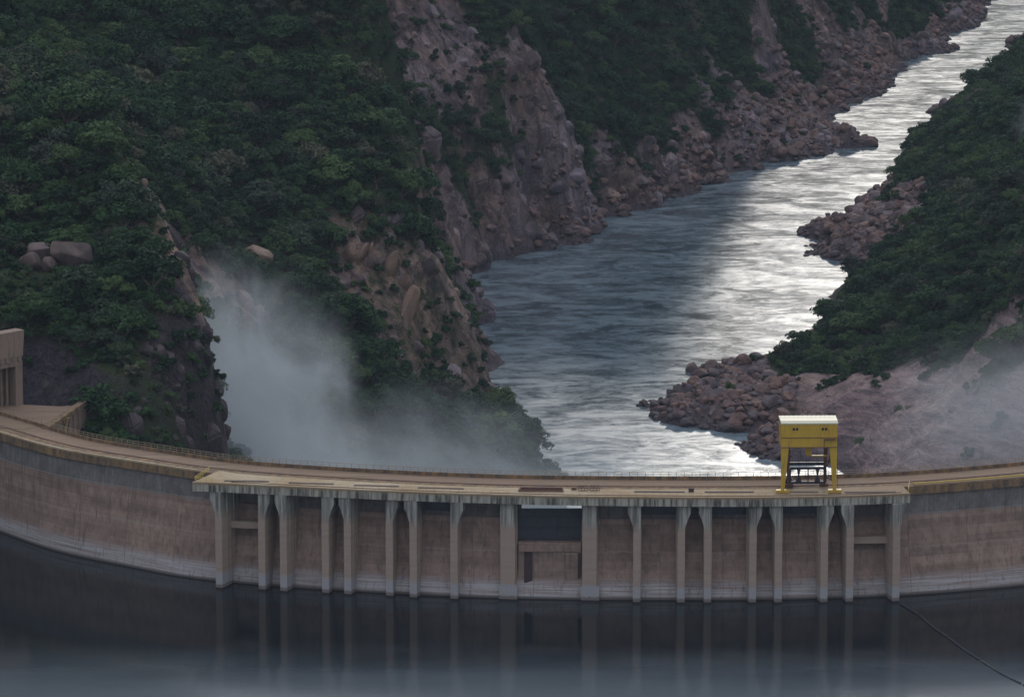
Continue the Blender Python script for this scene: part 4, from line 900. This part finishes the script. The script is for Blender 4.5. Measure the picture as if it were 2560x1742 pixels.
def crag_mesh(seed, zs):
    me = rock_mesh(seed).copy(); me.materials.clear(); me.materials.append(M['terrain_rock'])
    for v_ in me.vertices: v_.co.z *= zs
    return me
CG = [crag_mesh(90 + k, (1.9, 1.3, 2.4, 1.0, 1.6)[k]) for k in range(5)]
Xc, Yc, r_ = scatter(5.0, seed=15); zc, vc = ground(Xc, Yc); zx = ground(Xc + 1.5, Yc)[0]; zy = ground(Xc, Yc + 1.5)[0]; slc = np.hypot(zx - zc, zy - zc) / 1.5
ok = (r_.random(len(Xc)) < np.clip((.62 - vc) * 1.6, .015, .6) * np.clip(fbm(Xc, Yc, 22, 3, 63) * 3 - .9, .1, 1)) & (zc > RIV + 3) & (Yc > 1420) & ~((Xc / Yc > .045) & (Yc < 1950))
Xc, Yc, zc = Xc[ok], Yc[ok], zc[ok]; rc = np.clip(np.exp(r_.normal(1.05, .45, len(Xc))), 1.2, 7)
f = scatter_object('rock_ledges', [bpy.data.objects.new('crag_%d' % k, CG[k]) for k in range(5)], np.stack([Xc, Yc, zc - rc * .25], 1), rc, r_.normal(.5, .35, len(Xc)), r_.integers(0, 5, len(Xc)), r_.uniform(-.3, .45, len(Xc))); tag(f, 'jutting broken ledges on the bare rock slopes', 'rocks')
Xc, Yc, r_ = scatter(3.6, -.14, -.05, 1262, 1420, 25); zc, vc = ground(Xc, Yc); zx = ground(Xc + 1, Yc)[0]; zy = ground(Xc, Yc + 1)[0]; slc = np.hypot(zx - zc, zy - zc)
ok = (r_.random(len(Xc)) < np.where(slc > 1.1, .30, .08)) & (zc > -60) & (Xc > -104) | ((r_.random(len(Xc)) < .18) & (slc > 1.3) & (Yc > 1276)); Xc, Yc, zc = Xc[ok], Yc[ok], zc[ok]; rc = np.clip(np.exp(r_.normal(.75, .45, len(Xc))), 1.0, 4.5)
DG = []
for k in range(5): me = CG[k].copy(); me.materials.clear(); me.materials.append(M['shaded_darkrock']); DG.append(me)
f = scatter_object('dark_ledges', [bpy.data.objects.new('darkcrag_%d' % k, DG[k]) for k in range(5)], np.stack([Xc, Yc, zc - rc * .6], 1), rc, r_.normal(.6, .3, len(Xc)), r_.integers(0, 5, len(Xc)), r_.uniform(-.2, .35, len(Xc))); tag(f, 'dark broken ledges of the near left cliff', 'rocks')
# pale slabs and big round rocks that stand out among the trees
def outcrop(px, py, Y0, r0, zs, rz, label, mat='pale', group=None):
    q = at_Y(px, py, Y0); o = link('rock_outcrop', rock_mesh(int(px * 7 + py))); sm_ = o.modifiers.new('rounding', 'SUBSURF'); sm_.levels = sm_.render_levels = 1; o.data.shade_smooth(); o.data.materials.clear(); o.data.materials.append(M[mat]); g_ = float(ground(q[0], q[1])[0])
    o.location = (q[0], q[1], g_ + r0 * .35); o.scale = (r0, r0 * .8, r0 * zs); o.rotation_euler = (.25, .35, rz); tag(o, label, 'rock', group)
for a_ in OUTC: outcrop(*a_)

#@@MIST
def mist(name, label, c, rr, dens, seed, rot=0, stretch=(1, 1, 1)):
    bm = bmesh.new(); bmesh.ops.create_icosphere(bm, subdivisions=3, radius=1); me = bpy.data.meshes.new(name); bm.to_mesh(me); bm.free()
    m = bpy.data.materials.new(name); m.use_nodes = True; t = m.node_tree; t.nodes.remove(t.nodes['Principled BSDF']); n = N(t)
    tc = n.node('ShaderNodeTexCoord').outputs['Object']
    ln = n.node('ShaderNodeVectorMath', operation='LENGTH'); n.put(ln.inputs[0], tc)
    nz = n.noise(n.scale(tc, stretch), 2.3, 6, .68, .9)
    r1 = n.math('ADD', ln.outputs['Value'], n.math('MULTIPLY', n.math('SUBTRACT', nz, .5), 1.7))
    d = n.math('MULTIPLY', n.mr(r1, .95, .15, 0, 1, 'SMOOTHSTEP'), n.mr(ln.outputs['Value'], 1, .8))
    v = n.node('ShaderNodeVolumePrincipled'); v.inputs['Color'].default_value = (.84, .92, 1, 1); n.put(v.inputs['Density'], n.math('MULTIPLY', d, dens)); v.inputs['Anisotropy'].default_value = .5
    t.links.new(v.outputs[0], t.nodes['Material Output'].inputs['Volume'])
    o = link(name, me, m); o.location = c; o.scale = rr; o.rotation_euler = (0, 0, rot); return tag(o, label, 'spray', kind='stuff')
mist('spray', 'dense white spray rising in the gully between the left spurs', (-88, 1450, -40), (52, 66, 84), .048, 1, -.25)
mist('spray', 'thinner spray spreading behind the left half of the dam', (-28, 1490, -74), (98, 80, 66), .020, 4, -.25)
mist('spray', 'thin spray drifting over the right bank rock slab', (185, 1625, -55), (80, 66, 40), .010, 2, .3, (1, 1, 1))
mist('spray', 'faint puff of vapour over the upper right forest', (235, 2060, -20), (22, 40, 16), .008, 3)
# air between the camera and the far bank
mb = MB(); mb.box((0, 2900, 240), (9000, 8000, 900)); hz = mb.build('haze', None); tag(hz, kind='stuff')
m = bpy.data.materials.new('haze'); m.use_nodes = True; m.node_tree.nodes.remove(m.node_tree.nodes['Principled BSDF']); n = N(m.node_tree)
v = n.node('ShaderNodeVolumePrincipled'); v.inputs['Color'].default_value = (.72, .84, 1, 1); v.inputs['Density'].default_value = .000022; v.inputs['Anisotropy'].default_value = .0
m.node_tree.links.new(v.outputs[0], m.node_tree.nodes['Material Output'].inputs['Volume']); hz.data.materials.append(m)
